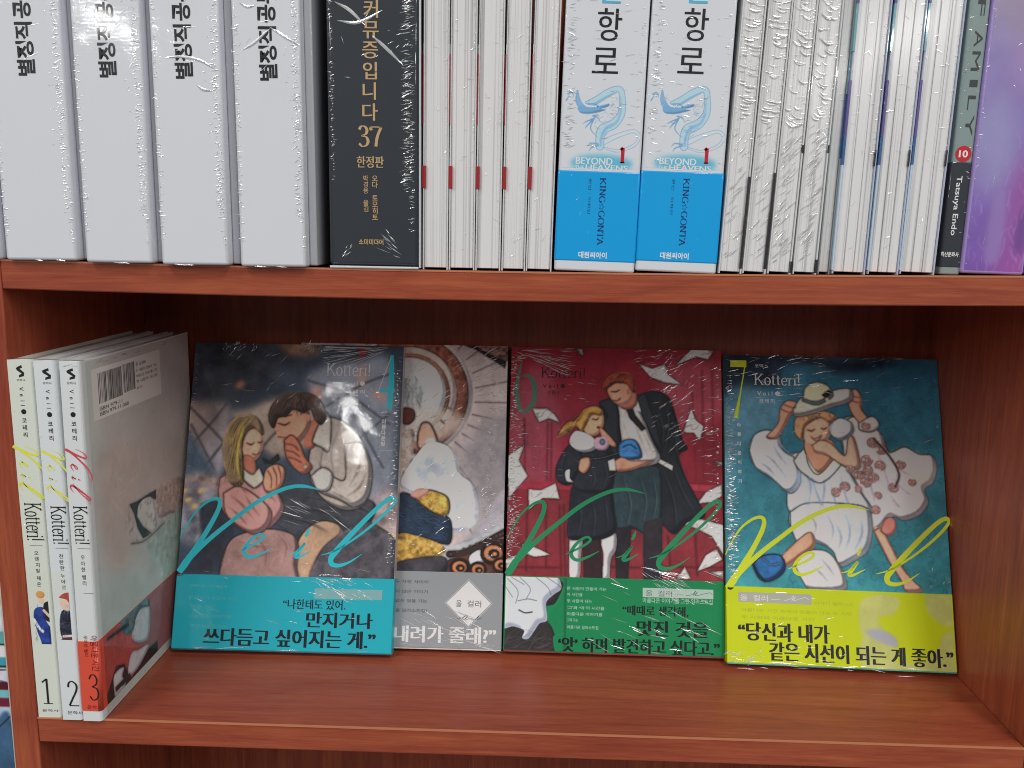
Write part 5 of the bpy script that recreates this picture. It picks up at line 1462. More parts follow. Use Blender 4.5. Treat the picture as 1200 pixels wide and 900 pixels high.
for L in ([(46.9, 212.0), (50.9, 211.8), (51.7, 207.0), (49.6, 207.9)], [(91.2, 202.0), (100.8, 198.5), (109.6, 202.0), (112.2, 194.4), (122.0, 187.2), (109.3, 188.6), (99.4, 192.4)], [(117.1, 201.0), (128.5, 212.9), (144.7, 212.5), (140.4, 205.8), (132.0, 207.8)],
          [(15.9, 167.9), (26.1, 168.2), (31.8, 164.0), (35.9, 158.1), (27.6, 161.0), (20.9, 158.0)], [(128.3, 170.4), (131.7, 162.0), (137.0, 157.9), (134.4, 147.9), (130.3, 152.8), (122.6, 153.3)], [(-1.1, 133.4), (11.1, 142.2), (7.2, 130.8), (13.8, 119.8), (0.8, 104.1)],
          [(14.4, 110.7), (23.1, 110.2), (33.5, 115.4), (36.5, 104.3), (24.6, 104.7), (15.0, 96.2)], [(132.1, 103.4), (138.3, 111.8), (149.4, 117.6), (149.3, 109.3), (142.4, 105.0)], [(144.7, 133.5), (149.8, 132.9), (149.8, 130.1)],
          [(114.9, 91.3), (130.8, 93.9), (150.1, 89.4), (149.9, 68.8), (142.2, 81.4), (130.7, 86.7)], [(131.7, 57.3), (137.8, 68.5), (145.0, 72.9), (149.2, 65.9), (140.6, 60.8)], [(117.7, 51.7), (123.4, 60.3), (127.7, 52.0)], [(140.5, 57.2), (149.8, 58.2), (149.8, 53.3)],
          [(10.9, 72.8), (19.7, 70.8), (31.1, 65.7), (19.8, 64.0), (12.5, 66.4)], [(-0.4, 61.7), (8.2, 65.5), (9.8, 60.6), (0.5, 54.6)]):
    P.f(L, SHEET, smooth=False, tex=.06, cell=6)
    P.hatch(L, 8, 5, 30, .2, (176, 170, 166), .6, len(L), 40)
# standing figure: long dark coat open over a pale shirt and slate trousers
COAT, LN = (44, 48, 54), (30, 30, 34)
P.f([(63.2, 171.8), (71.7, 176.9), (87.4, 178.5), (101.9, 182.5), (112.7, 177.8), (117.5, 164.5), (122.3, 148.2), (125.8, 141.7), (119.9, 136.7), (124.6, 121.3), (133.9, 103.8), (137.4, 94.5), (125.6, 90.7), (116.2, 82.2), (105.6, 88.9), (86.7, 84.9), (72.5, 90.4), (62.8, 104.9), (64.9, 131.8), (69.5, 153.1)], COAT, tex=.18, cell=7, sh=.3)
P.f([(75.7, 123.1), (104.4, 128.0), (109.1, 109.1), (106.8, 84.3), (98.5, 80.6), (87.9, 85.0), (80.8, 80.1), (72.5, 89.2)], (56, 72, 78), tex=.16, cell=5, sh=.35)
P.f([(94.9, 89.8), (107.9, 93.7), (107.9, 50.7), (95.1, 50.3)], (56, 52, 58), smooth=False, tex=.2); P.f([(74.9, 85.8), (86.7, 86.1), (84.5, 50.0), (76.3, 49.8)], (50, 46, 52), smooth=False, tex=.2)
P.folds([[(80.5, 120.2), (85.4, 102.5), (83.1, 86.0)], [(91.3, 122.9), (96.1, 105.2), (93.8, 87.5)], [(100.8, 123.1), (103.2, 106.0), (100.8, 91.2)]], (36, 48, 54), (128, 152, 154), .7)
P.folds([[(111.5, 175.3), (113.9, 157.1), (110.3, 137.7)], [(117.5, 157.2), (117.5, 139.1), (125.7, 115.4)], [(113.9, 133.0), (121.0, 112.3), (129.2, 97.8)], [(107.9, 126.9), (115.0, 106.3), (117.4, 86.9)], [(104.3, 169.1), (107.9, 154.0), (106.7, 141.8)], [(67.0, 156.0), (69.6, 141.0), (65.0, 119.8)]], (22, 24, 28), (104, 112, 116), .75)
P.f([(74.2, 168.4), (85.0, 174.8), (93.5, 165.2), (100.7, 147.7), (106.7, 134.0), (98.4, 129.0), (85.3, 128.7), (80.4, 141.2), (77.9, 156.3)], (212, 206, 202), tex=.05, cell=6, sh=.25, line=(110, 104, 104), lw=.15)
P.folds([[(80.3, 159.4), (85.1, 147.4), (91.2, 133.7)], [(87.5, 162.6), (92.3, 149.4), (98.4, 135.0)], [(93.5, 156.7), (98.3, 144.7), (103.2, 135.1)], [(81.5, 149.1), (85.2, 139.5), (90.0, 131.2)]], (150, 142, 140), (236, 232, 228), .5)
P.f([(63.2, 173.1), (71.7, 175.7), (76.6, 169.7), (77.9, 153.3), (76.8, 134.5), (70.8, 144.0), (67.0, 156.0), (69.4, 164.6)], (56, 60, 66), sh=.2, line=LN, lw=.2)
P.f([(88.6, 176.1), (95.8, 179.9), (99.5, 170.2), (104.3, 156.9), (107.9, 140.1), (101.9, 148.4), (94.7, 162.8)], (60, 64, 70), sh=.2, line=LN, lw=.2)
P.f([(82.0, 170.4), (86.8, 170.5), (88.7, 165.1), (96.5, 155.5), (93.5, 153.6), (85.1, 162.5)], (44, 44, 48), smooth=False)
P.f([(77.1, 172.1), (83.2, 169.8), (80.2, 163.7)], (226, 222, 218), smooth=False); P.f([(86.2, 169.9), (91.0, 174.9), (93.5, 166.4)], (226, 222, 218), smooth=False)
P.f([(76.5, 179.5), (88.6, 182.2), (89.8, 172.4), (83.8, 168.6), (77.8, 170.9)], SKIN2, sh=.2)
P.f([(69.2, 183.6), (76.4, 189.4), (86.1, 188.3), (88.0, 179.7), (85.0, 173.5), (79.0, 171.0), (74.1, 173.3), (70.4, 178.1)], SKIN, tex=.04, sh=.2)
P.f([(65.5, 185.4), (69.1, 191.7), (76.4, 195.5), (84.9, 195.1), (88.5, 189.6), (88.6, 181.0), (85.5, 183.4), (82.5, 187.0), (75.2, 187.5), (70.4, 184.3), (66.8, 181.7)], (148, 80, 62), tex=.2, cell=3, sh=.3)
for i in range(12):
    a0 = np.array([(82.4, 193.8)][0]) + np.array([r4(-6, 4), r4(-1, 1)]); b0 = a0 + np.array([r4(-9, -3), r4(-6, -2)])
    P.s([a0, (a0 + b0) / 2 + np.array([-.5, 1.2]), b0], [.06, .26, .05], ((104, 50, 42), (190, 116, 88))[i % 2], a=.75)
P.s([(71.6, 181.2), (75.3, 181.3), (77.7, 182.6)], [.1, .26, .1], (70, 44, 40)); P.s([(72.9, 175.1), (75.9, 174.6), (78.3, 176.5)], .2, (150, 76, 66)); P.e([(84.3, 181.5)][0], 1.3, 1.9, (196, 132, 108))
# smaller standing figure: fair ponytail, white collar, dark jacket and skirt, white stockings
P.f([(44.7, 79.1), (53.0, 80.5), (52.0, 66.5), (51.1, 50.2), (44.6, 50.0), (43.8, 66.2)], (216, 214, 212), sh=.25); P.f([(63.0, 89.0), (70.2, 82.1), (76.1, 81.1), (76.2, 70.6), (72.7, 63.6), (71.6, 50.8), (67.0, 50.7), (67.4, 66.9), (64.3, 78.5)], (218, 214, 214), sh=.25)
P.f([(53.0, 79.3), (65.4, 80.8), (67.0, 50.7), (54.0, 50.3)], (60, 44, 50), smooth=False, tex=.1)
P.f([(46.0, 114.6), (62.7, 113.8), (72.2, 112.9), (74.8, 96.4), (76.1, 83.5), (65.5, 77.3), (53.7, 77.0), (43.0, 77.9), (43.3, 95.5)], (46, 50, 58), tex=.16, cell=5, sh=.3, line=LN, lw=.18)
P.f([(43.1, 143.4), (52.7, 142.4), (64.8, 139.0), (73.3, 133.2), (74.6, 120.1), (71.1, 110.5), (56.8, 108.9), (47.2, 112.2), (42.2, 125.3)], (52, 56, 64), tex=.14, cell=5, sh=.3, line=LN, lw=.18)
P.f([(38.4, 137.2), (44.3, 143.4), (50.4, 137.5), (52.9, 128.5), (48.2, 121.8), (43.6, 114.5), (35.1, 116.7), (33.8, 126.3)], (50, 54, 62), tex=.14, cell=5, sh=.3, line=LN, lw=.18)
P.folds([[(48.5, 104.5), (51.1, 92.8), (48.9, 79.2)], [(58.0, 106.6), (60.6, 93.0), (59.6, 78.3)], [(67.5, 108.0), (68.8, 96.2), (70.2, 83.3)], [(40.8, 136.1), (38.5, 127.6), (39.9, 119.2)], [(56.5, 128.6), (60.2, 119.7), (58.0, 111.3)], [(66.1, 131.8), (68.6, 122.9), (66.3, 112.7)]], (24, 26, 32), (104, 112, 122), .6)
P.f([(51.3, 161.8), (58.4, 166.8), (65.7, 165.8), (67.0, 158.5), (63.5, 151.1), (57.5, 149.1), (52.6, 153.3)], (226, 178, 148), tex=.03, sh=.2)
P.f([(47.6, 160.5), (52.4, 167.9), (60.8, 170.6), (66.3, 167.0), (64.5, 163.9), (58.5, 164.4), (54.9, 158.2), (51.4, 152.0), (47.7, 155.6), (42.9, 153.1), (38.2, 149.3), (34.0, 147.4), (38.0, 155.4), (42.8, 159.1)], (206, 160, 94), tex=.16, cell=3, sh=.3)
for i in range(12):
    a0 = np.array([(56.0, 167.4)][0]) + np.array([r4(-5, 4), r4(-2, 1)]); b0 = np.array([(39.3, 150.5)][0]) + np.array([r4(-3, 5), r4(-2, 3)])
    P.s([a0, (a0 + b0) / 2 + np.array([0, 2.0]), b0], [.06, .24, .05], ((168, 118, 60), (232, 196, 130))[i % 2], a=.7)
P.f([(42.5, 144.6), (46.6, 152.5), (55.0, 150.9), (61.1, 146.2), (61.2, 140.2), (55.2, 137.6), (48.0, 138.6)], (228, 224, 226), tex=.06, cell=2, sh=.3)
P.hatch([(42.5, 144.6), (46.6, 152.5), (55.0, 150.9), (61.1, 146.2), (61.2, 140.2), (55.2, 137.6), (48.0, 138.6)], 24, 2, 60, .12, (186, 178, 184), .7, 35, 50)
P.s([(58.5, 161.3), (61.5, 160.8), (63.3, 162.1)], [.1, .26, .1], (70, 44, 40)); P.e([(62.8, 155.3)][0], .8, .6, (120, 50, 50))
P.f([(63.4, 156.0), (67.1, 153.6), (75.6, 144.1), (73.2, 141.7), (65.9, 147.5)], SKIN, sh=.2, line=(130, 84, 72), lw=.14)
P.f([(60.5, 147.4), (68.3, 148.8), (70.8, 142.8), (67.2, 139.1), (61.2, 140.2)], (206, 172, 186), tex=.1, sh=.2); P.e([(65.9, 145.1)][0], 1.8, 2.2, (110, 130, 160))
P.f([(50.5, 132.7), (56.5, 134.0), (57.7, 128.6), (53.6, 122.5), (49.4, 125.4)], SKIN, sh=.2, line=(130, 84, 72), lw=.14)
P.f([(39.8, 123.4), (43.4, 125.3), (43.5, 119.3), (45.9, 116.4), (41.1, 116.9)], (222, 222, 222), sh=0)
P.f([(77.4, 143.0), (81.5, 146.7), (88.8, 146.8), (93.0, 139.7), (92.4, 134.3), (79.2, 134.0)], (84, 142, 198), tex=.1, cell=3, sh=.4, line=(34, 60, 96), lw=.2)
P.s([(80.4, 141.8), (85.2, 143.7), (90.0, 140.8)], .25, (46, 84, 130)); P.s([(79.8, 138.2), (85.2, 140.1), (91.2, 137.3)], .2, (150, 190, 226))
P.f([(72.1, 129.6), (79.2, 134.6), (86.4, 132.3), (93.6, 132.5), (102.0, 132.7), (92.4, 127.7), (84.1, 125.1), (75.7, 124.9)], SKIN, tex=.04, sh=.25, line=(130, 84, 72), lw=.14)
P.f([(69.7, 131.9), (74.5, 133.9), (75.7, 124.9), (70.9, 124.8)], (220, 218, 216), smooth=False)
P.f([(106.7, 134.0), (115.7, 129.5), (115.1, 125.9), (104.9, 131.6)], (224, 222, 220), smooth=False)
P.s([(57.7, 132.8), (67.3, 134.3), (79.2, 138.2)], .18, (180, 180, 188)); P.s([(69.8, 120.0), (75.7, 123.1), (80.5, 129.2)], .18, (190, 190, 196))
P.finish(.5, .07, 1.18)
P.build('cover_art', m_art, t, .08)
m_grn = mat('green_paper', (14, 126, 76), var=.03, **GLOSS)
m_gsc = mat('green_ink', (30, 140, 92), rough=.4, coat=1.0)
m_grd = mat('grey_green_ink', (74, 116, 98), rough=.4, coat=1.0)
m_wine = mat('dark_wine_ink', (62, 24, 32), rough=.4, k=1.0, coat=.8)
k = Ink(.10)
head(k, [(21.6, 190.2), (52.8, 198.1)], [(22.9, 183.0), (39.2, 186.0)], [(26.2, 177.9), (35.5, 181.0)], m_wine)
k.group('volume_number')
k.stroke([(7.5, 202.4), (5.0, 187.9), (4.8, 176.3), (7.4, 167.0), (11.9, 166.1), (16.3, 172.2), (17.2, 182.3), (14.2, 190.7), (8.4, 191.5)], [.5, 1.3, 1.6, 1.4, 1.2, 1.7, 1.8, 1.3, .5], m_grd)
k.group('subtitle_lettering')
k.stack('\uc544\ub984\ub2e4\uc6b4\uc2dc\uac04', [(10.1, 159.2)][0], 3.6, 2.6, m_wine, .01)
k.group('title_script')
script(k, m_gsc)
k.build('lettering', t)
bv = [(1.3, 50.1), (148.3, 52.1)]
bv = (bv[0][1] + bv[1][1]) / 2
bd = band(t, c6w, bv, m_grn)
P = Paint(42, bv - 2.0, (14, 126, 76), .4, 602)
o = (0.4, 1.2)
q6 = lambda L: Q(o, L)
P.f(q6([(-2.3, 51.7), (37.4, 52.9), (39.7, 43.1), (34.9, 33.1), (27.8, 30.1), (29.4, 21.8), (33.8, 15.0), (35.6, -1.5), (-1.5, -2.7)]), (48, 44, 46), tex=.15)
P.f(q6([(36.0, 50.0), (40.4, 45.9), (34.9, 33.1), (29.3, 27.3), (33.0, 21.9), (41.0, 13.8), (33.9, 10.8), (37.0, -2.9), (45.5, -2.6), (53.3, 50.5)]), (14, 126, 76))
P.f(q6([(-3.0, 51.0), (30.2, 52.0), (36.7, 50.0), (38.7, 43.0), (33.3, 38.7), (28.4, 32.9), (29.4, 21.8), (24.4, 19.5), (21.0, 14.6), (16.8, 8.9), (12.5, 9.5), (13.8, 14.3), (6.6, 16.9), (-2.1, 18.0)]), (206, 212, 222))
for L in ([(1.4, 49.0), (8.8, 40.8), (7.6, 32.3)], [(10.0, 50.0), (17.4, 42.4), (14.7, 35.3)], [(20.1, 51.0), (28.9, 44.2), (31.9, 38.6)], [(27.3, 51.2), (36.1, 45.8), (38.7, 43.3)], [(4.2, 49.8), (13.0, 45.1)], [(-0.7, 44.7), (5.3, 36.4)]):
    P.s(q6(L), .18, (70, 74, 84), a=.9)
P.s(q6([(9.9, 27.9), (14.2, 26.1), (19.0, 26.8)]), .45, (50, 50, 56)); P.s(q6([(9.0, 34.0), (16.2, 35.4), (21.9, 34.4)]), .25, (90, 94, 104))
P.hatch(q6([(-0.5, 13.9), (29.6, 10.7), (32.7, -0.3), (-0.1, -1.3)]), 40, 9, 25, .15, (96, 90, 92), .6, 34, 20)
P.build('band_art', m_art, bd, .46, lambda u, v, e: ((u + .4) / 1000, -e / 1000, (v + 1.2) / 1000))
k = Ink(.52)
m_gk = mat('green_black_ink', (18, 26, 22), rough=.4, k=1.0, coat=.8)
m_gw = mat('pale_green_ink', (170, 214, 192), rough=.5)
k.text('\u201c\ub54c\ub54c\ub85c \uc0dd\uac01\ud574,', [(81.0, 26.4), (125.5, 33.3)], m_gk, fat=.03)
k.text('\uba4b\uc9c4 \uac83\uc744', [(91.0, 13.1), (138.9, 23.5)], m_gk, fat=.044)
k.text('\u2018\uc557\u2019 \ud558\uba70 \ubc1c\uacac\ud558\uace0 \uc2f6\ub2e4\uace0.\u201d', [(37.6, 1.3), (146.5, 11.0)], m_gk, fat=.044)
k.group('blurb_lettering')
small_lines(k, ([(42.6, 42.3), (69.8, 45.9)], [(42.7, 38.2), (53.4, 41.2)], [(42.8, 33.9), (59.9, 37.1)], [(42.8, 29.4), (68.5, 33.0)], [(42.9, 25.2), (67.2, 28.5)], [(43.0, 21.1), (50.5, 23.8)], [(43.1, 16.4), (64.4, 20.1)]),
            ('\ud55c \uc0ac\ub78c\uc774 \ub9cc\ub4e4\uc5b4 \uac00\ub294', '\uc774 \uc2dc\uac04\uc744', '\ub450 \uc0ac\ub78c\uc774 \ub418\ub294', '\u2018\uadf8\u2019\uc640 \u2018\uc774\u2019\uc758 \uc2dc\uac04\uc744', '\uc544\ub984\ub2e4\uc6b4 \uc774\uc57c\uae30\ub97c', '\uadf8\ub824 \uac00\ub294', '\uc544\ub984\ub2e4\uc6b4 \uc77c\ub7ec\uc2a4\ud2b8\uc9d1'), m_gw)
m_tg2 = mat('silver_tag', (168, 192, 180), rough=.5)
k.group('paper_tag')
k.rect([(94.6, 39.1), (142.7, 45.3)], m_tg2)
k.group('tag_lettering')
k.text('\uc62c  \uceec\ub7ec \u2014', [(96.6, 39.8), (122.7, 43.8)], m_gink)
k.stroke([(124.1, 40.8), (128.4, 41.8), (130.8, 44.3), (129.1, 41.2), (131.9, 43.3), (130.5, 41.0), (136.2, 42.3), (140.4, 43.2), (142.1, 41.9)], [.15] * 9, m_gink)
k.text('\uc544\ub984\ub2e4\uc6b4 \uc774\uc57c\uae30\ub97c \uadf8\ub9b0 \uc77c\ub7ec\uc2a4\ud2b8\uc9d1', [(94.6, 35.2), (142.1, 38.8)], m_gw)
k.build('band_lettering', bd)
c = Crease(160, e=.60)
c.ladder((3.5, 62), (3.5, 208), 150, 3.4, .42, 0, 2)
c.field([(100, 130), (146, 208)], 60, 9, 30, .36, 12)
c.field([(10, 120), (60, 200)], 40, 8, -8, .3, 10)
c.field([(30, 4), (146, 58)], 12, 16, -24, .42, 6)
c.ladder((146, 62), (147, 205), 70, 2.5, .34)
c.fan([(-0.6, 210.3)][0], 4, 42, -25, 2, 46, .42)
c.field([(2.4, 202.3), (10.8, 210.5)], 12, 6, 5, .4, 12)
c.ladder((1.6, 62), (1.8, 205), 130, 2.8, .35)
c.ladder((7, 70), (7, 170), 90, 4.0, .3, 0, 3)
c.field([(107.9, 152.9), (129.1, 197.7)], 60, 7, 35, .3, 12)
c.field([(88.1, 198.3), (130.6, 212.2)], 26, 9, 15, .3, 20)
c.ladder((143, 80), (143, 180), 60, 5, .25, 0, 5)
c.fan([(87.7, 60.0)][0], 4, 36, -40, -8, 40, .42)
c.field([(73.7, 12.1), (144.8, 50.4)], 20, 16, -26, .4, 6)
c.field([(58.2, 0.5), (136.0, 18.1)], 14, 10, -18, .5, 8)
c.build(t)

# ------------------------------------------------ fourth: blue green cover, lime band
c7w, c7h = .1489, .21256
t = face_out('face-out blue green cover with lime band, figure in white holding a hat', .4214, .08524, -1.93, 21.76, c7w, c7h, (120, 150, 140), True, .00363)
P = Paint(148.9, 212.5, (54, 108, 130), .4, 701)
P.f([(-5, -5), (155, -5), (155, 220), (-5, 220)], (72, 144, 146), smooth=False, col2=(62, 108, 130), gd=(0, 1), tex=.14, cell=14)
r7 = np.random.default_rng(7)
for i in range(900):       # curled brush marks of the meadow
    x, y = r7.uniform(0, 149), r7.uniform(50, 200)
    g, l = r7.uniform(0, 6.28), r7.uniform(2.5, 6)
    d = np.array([math.cos(g), math.sin(g)]) * l / 2; b = np.array([-d[1], d[0]]) * .8
    col = (96, 168, 170) if i % 2 else (34, 88, 104)
    P.s([(x - d[0], y - d[1]), (x + b[0], y + b[1]), (x + d[0], y + d[1])], .2, col, a=.34, n=3)
P.f([(-0.0, 212.0), (76.0, 212.2), (121.9, 210.9), (106.3, 204.1), (81.7, 201.1), (66.6, 206.3), (40.3, 205.7), (39.9, 191.2), (7.5, 188.7), (-0.4, 182.1)], (40, 54, 68), soft=2.5, tex=.3, cell=6)
P.f([(12.1, 188.9), (26.0, 189.2), (39.7, 181.6), (39.2, 162.6), (19.2, 152.6), (6.7, 133.5), (3.2, 102.8), (-0.4, 111.8), (1.1, 174.2)], (110, 148, 166), soft=4, a=.75, tex=.2)
WH, WH2 = (214, 220, 226), (178, 194, 214)
# wide pale dress with roses
LN = (96, 92, 98)
P.f([(80.9, 165.1), (90.5, 170.2), (99.7, 165.6), (108.6, 157.4), (112.7, 145.6), (123.3, 149.5), (132.3, 144.9), (141.4, 144.0), (144.4, 135.8), (141.4, 125.1), (135.5, 120.3), (137.2, 111.0), (131.0, 102.7), (120.6, 98.8), (112.7, 100.9), (105.5, 92.6), (98.6, 91.2), (93.5, 103.7), (87.2, 118.1), (82.2, 138.7)], (220, 212, 208), tex=.05, cell=10, sh=.3, line=LN, lw=.25)
P.f([(117.3, 145.7), (137.8, 141.6), (141.8, 131.0), (131.0, 122.5), (119.8, 128.0)], (226, 222, 208), soft=3, a=.8); P.f([(93.3, 127.1), (113.2, 133.7), (123.8, 116.4), (111.8, 104.3), (94.7, 106.1)], (206, 204, 220), soft=4, a=.7)
P.folds([[(102.5, 151.2), (108.6, 133.5), (114.4, 110.2)], [(112.6, 144.4), (121.2, 132.7), (132.5, 128.4)], [(114.1, 127.8), (123.9, 117.5), (134.1, 116.7)], [(95.0, 139.1), (99.9, 118.5), (103.6, 100.6)], [(110.2, 118.9), (116.6, 109.1), (123.2, 104.7)], [(88.5, 150.8), (93.6, 134.3), (94.0, 115.4)]], (160, 150, 160), (238, 234, 226), .6)
# lying figure: white shirt and wide white trousers
P.f([(40.2, 137.4), (50.9, 143.7), (64.8, 139.3), (78.8, 139.7), (86.5, 129.3), (92.9, 116.5), (99.2, 103.9), (86.3, 96.5), (63.3, 95.7), (43.9, 102.0), (42.0, 116.6)], WH, tex=.05, cell=9, sh=.3, line=LN, lw=.25)
P.f([(16.9, 143.9), (20.6, 154.9), (30.1, 158.8), (38.3, 154.2), (40.4, 144.6), (49.6, 137.7), (51.5, 122.9), (44.3, 114.9), (32.9, 124.0), (21.3, 132.0)], WH, tex=.05, cell=9, sh=.3, line=LN, lw=.25)
P.f([(18.1, 146.3), (24.1, 153.8), (31.2, 151.5), (27.4, 140.6)], (228, 222, 192), soft=1.5, a=.8)
P.f([(43.9, 102.0), (55.1, 108.3), (78.2, 109.0), (95.9, 106.1), (98.7, 92.3), (95.7, 77.9), (87.5, 71.3), (76.5, 66.3), (71.3, 77.0), (60.0, 81.7), (51.3, 78.0), (44.7, 89.3)], (216, 220, 220), tex=.05, cell=9, sh=.35, line=LN, lw=.25)
P.f([(45.3, 67.5), (54.1, 75.8), (67.2, 76.3), (76.0, 67.5), (80.1, 56.3), (77.6, 50.6), (57.3, 49.8), (50.7, 56.3)], (220, 220, 212), tex=.05, sh=.35, line=LN, lw=.25)
P.f([(49.6, 98.7), (63.7, 106.2), (66.8, 95.8), (55.0, 85.0), (49.3, 87.1)], (226, 222, 196), soft=2.5, a=.75); P.f([(72.8, 103.0), (94.6, 102.6), (93.6, 80.6), (79.7, 74.4)], (190, 206, 226), soft=4, a=.6); P.f([(49.5, 134.7), (65.7, 131.0), (67.3, 111.6), (51.0, 108.1)], (186, 202, 226), soft=3, a=.65)
P.folds([[(53.0, 134.8), (58.4, 120.1), (55.5, 102.4)], [(65.8, 133.4), (67.5, 117.5), (62.3, 99.2)], [(78.5, 132.6), (81.3, 116.2), (86.5, 102.3)], [(71.3, 126.4), (74.3, 111.8), (77.3, 99.7)], [(58.7, 130.8), (62.8, 114.4), (69.3, 101.7)], [(23.9, 142.9), (33.2, 137.2), (44.5, 122.0)], [(31.2, 152.7), (36.8, 142.1), (44.7, 131.5)], [(21.4, 136.8), (29.5, 132.3), (36.4, 124.1)], [(34.7, 154.1), (40.4, 145.8), (48.4, 137.6)],
         [(54.9, 102.4), (61.0, 93.9), (58.3, 82.8)], [(67.1, 104.0), (72.4, 92.5), (70.8, 79.8)], [(80.8, 103.3), (83.7, 88.9), (77.3, 71.5)], [(91.1, 102.5), (91.7, 89.2), (85.4, 75.8)], [(73.7, 97.2), (77.9, 85.8), (74.0, 74.2)], [(55.6, 67.8), (63.3, 61.3), (70.9, 52.6)], [(62.6, 72.7), (69.1, 64.9), (75.5, 55.0)]], (124, 134, 166), (240, 240, 236), .6)
P.f([(47.2, 137.6), (54.5, 146.2), (57.6, 134.3), (64.4, 128.6), (76.5, 140.9), (79.8, 136.2), (65.4, 122.7), (51.7, 130.6)], (230, 228, 210), line=LN, lw=.2, smooth=False)
P.f([(55.9, 152.3), (73.5, 152.8), (75.4, 142.0), (65.6, 129.8), (57.8, 137.9)], (206, 152, 126), tex=.04, sh=.25)
P.f([(52.6, 161.9), (56.4, 169.3), (69.4, 170.8), (73.8, 161.2), (71.1, 152.7), (62.7, 147.6), (55.8, 151.1)], (224, 180, 154), tex=.03, sh=.2)
P.f([(48.4, 158.7), (49.9, 167.9), (57.7, 172.4), (69.5, 173.3), (77.6, 169.9), (73.9, 164.9), (67.0, 168.3), (59.8, 165.1), (55.5, 160.7), (54.1, 152.2), (50.6, 154.5)], (204, 158, 122), tex=.18, cell=3, sh=.3)
for i in range(16):
    a0 = np.array([(64.7, 171.9)][0]) + np.array([r4(-8, 10), r4(-1, 1)]); b0 = a0 + np.array([r4(-7, 3), r4(-7, -3)])
    P.s([a0, (a0 + b0) / 2 + np.array([-.6, .8]), b0], [.06, .24, .05], ((160, 104, 84), (230, 196, 150))[i % 2], a=.7)
P.s([(57.3, 159.6), (60.2, 159.0), (62.6, 160.3)], [.1, .24, .1], (110, 66, 58)); P.s([(66.7, 161.0), (69.0, 160.5), (70.8, 161.8)], [.1, .24, .1], (110, 66, 58)); P.f([(59.5, 154.8), (62.9, 153.7), (67.1, 156.2), (63.5, 151.9)], (226, 210, 204), line=(160, 84, 80), lw=.14, smooth=False, sh=0)
P.f([(72.7, 163.6), (79.9, 168.7), (88.0, 165.3), (88.3, 158.0), (80.5, 153.0), (73.6, 156.4)], (212, 214, 214), tex=.04, sh=.35, line=(140, 132, 130), lw=.2)
P.f([(60.4, 148.8), (66.4, 152.6), (73.4, 150.4), (82.4, 142.2), (85.2, 154.3), (89.3, 154.4), (92.6, 136.0), (89.0, 132.9), (80.9, 135.0), (70.7, 141.9), (62.6, 144.0)], (226, 182, 158), sh=.25, line=(140, 92, 80), lw=.18)
# arms up at the hat
P.f([(28.8, 153.9), (37.3, 163.9), (38.8, 173.7), (43.7, 180.0), (50.8, 178.9), (50.6, 174.0), (45.7, 169.0), (42.0, 161.6), (35.9, 152.9)], SKIN, tex=.04, sh=.25, line=(140, 92, 80), lw=.18)
P.f([(86.5, 186.0), (91.3, 189.8), (95.8, 183.8), (95.4, 175.2), (99.8, 168.0), (94.9, 164.3), (88.3, 172.6), (86.2, 179.9)], SKIN, tex=.04, sh=.25, line=(140, 92, 80), lw=.18)
P.f([(92.7, 165.4), (102.2, 170.5), (107.2, 164.6), (101.7, 159.6), (93.6, 160.6)], (220, 210, 204), line=LN, lw=.2)
P.f([(47.7, 173.9), (54.4, 182.7), (66.2, 180.6), (75.9, 188.2), (87.8, 189.7), (88.6, 181.2), (74.3, 175.9), (60.0, 170.6), (49.3, 169.1)], (208, 206, 192), tex=.04, sh=.3, line=LN, lw=.25)
P.f([(55.0, 182.7), (57.0, 190.2), (64.3, 194.1), (72.5, 191.8), (75.8, 184.5), (67.3, 179.4), (57.9, 179.7)], (216, 210, 176), tex=.04, sh=.35, line=LN, lw=.25)
P.s([(55.6, 180.9), (65.0, 178.7), (74.6, 184.5)], 1.2, (104, 118, 122)); P.f([(68.1, 184.9), (73.0, 188.7), (75.3, 186.9), (71.0, 182.5)], (44, 44, 46), smooth=False); P.e([(71.6, 181.9)][0], 1.5, 1.5, (216, 196, 170))
for q_ in ([(41.2, 177.4), (45.9, 175.7), (49.5, 175.2)], [(40.0, 173.7), (44.1, 172.0), (47.6, 171.5)], [(87.6, 186.0), (91.1, 184.3), (94.0, 183.7)], [(87.5, 182.3), (91.0, 180.6), (94.5, 180.1)]): P.s(q_, .18, (150, 96, 82), a=.8)
for c_ in [(97.7, 163.5), (101.7, 151.9), (107.4, 147.4), (97.3, 139.4), (106.1, 135.9), (97.0, 132.5), (91.6, 128.5), (101.3, 127.3), (95.9, 124.1), (81.6, 120.6), (90.5, 119.3), (114.3, 120.9), (103.7, 115.2), (127.1, 125.1), (120.1, 137.1), (75.5, 116.6), (85.8, 132.9), (101.7, 105.4)]:
    rr_ = r7.uniform(2.4, 4.0)
    P.e(c_, rr_, rr_ * .9, (232, 202, 196), sh=.15)
    for q_ in (.95, .62, .3):
        a0 = r7.uniform(0, 6)
        P.s([(c_[0] + rr_ * q_ * math.cos(a0 + t_), c_[1] + rr_ * q_ * .9 * math.sin(a0 + t_)) for t_ in np.linspace(0, 5.2, 8)], .17, (186, 112, 112), a=.85, n=2)
P.s([(102.5, 155.0), (112.5, 143.0), (118.5, 130.9), (115.8, 121.7)], .45, (96, 78, 76), a=.8)
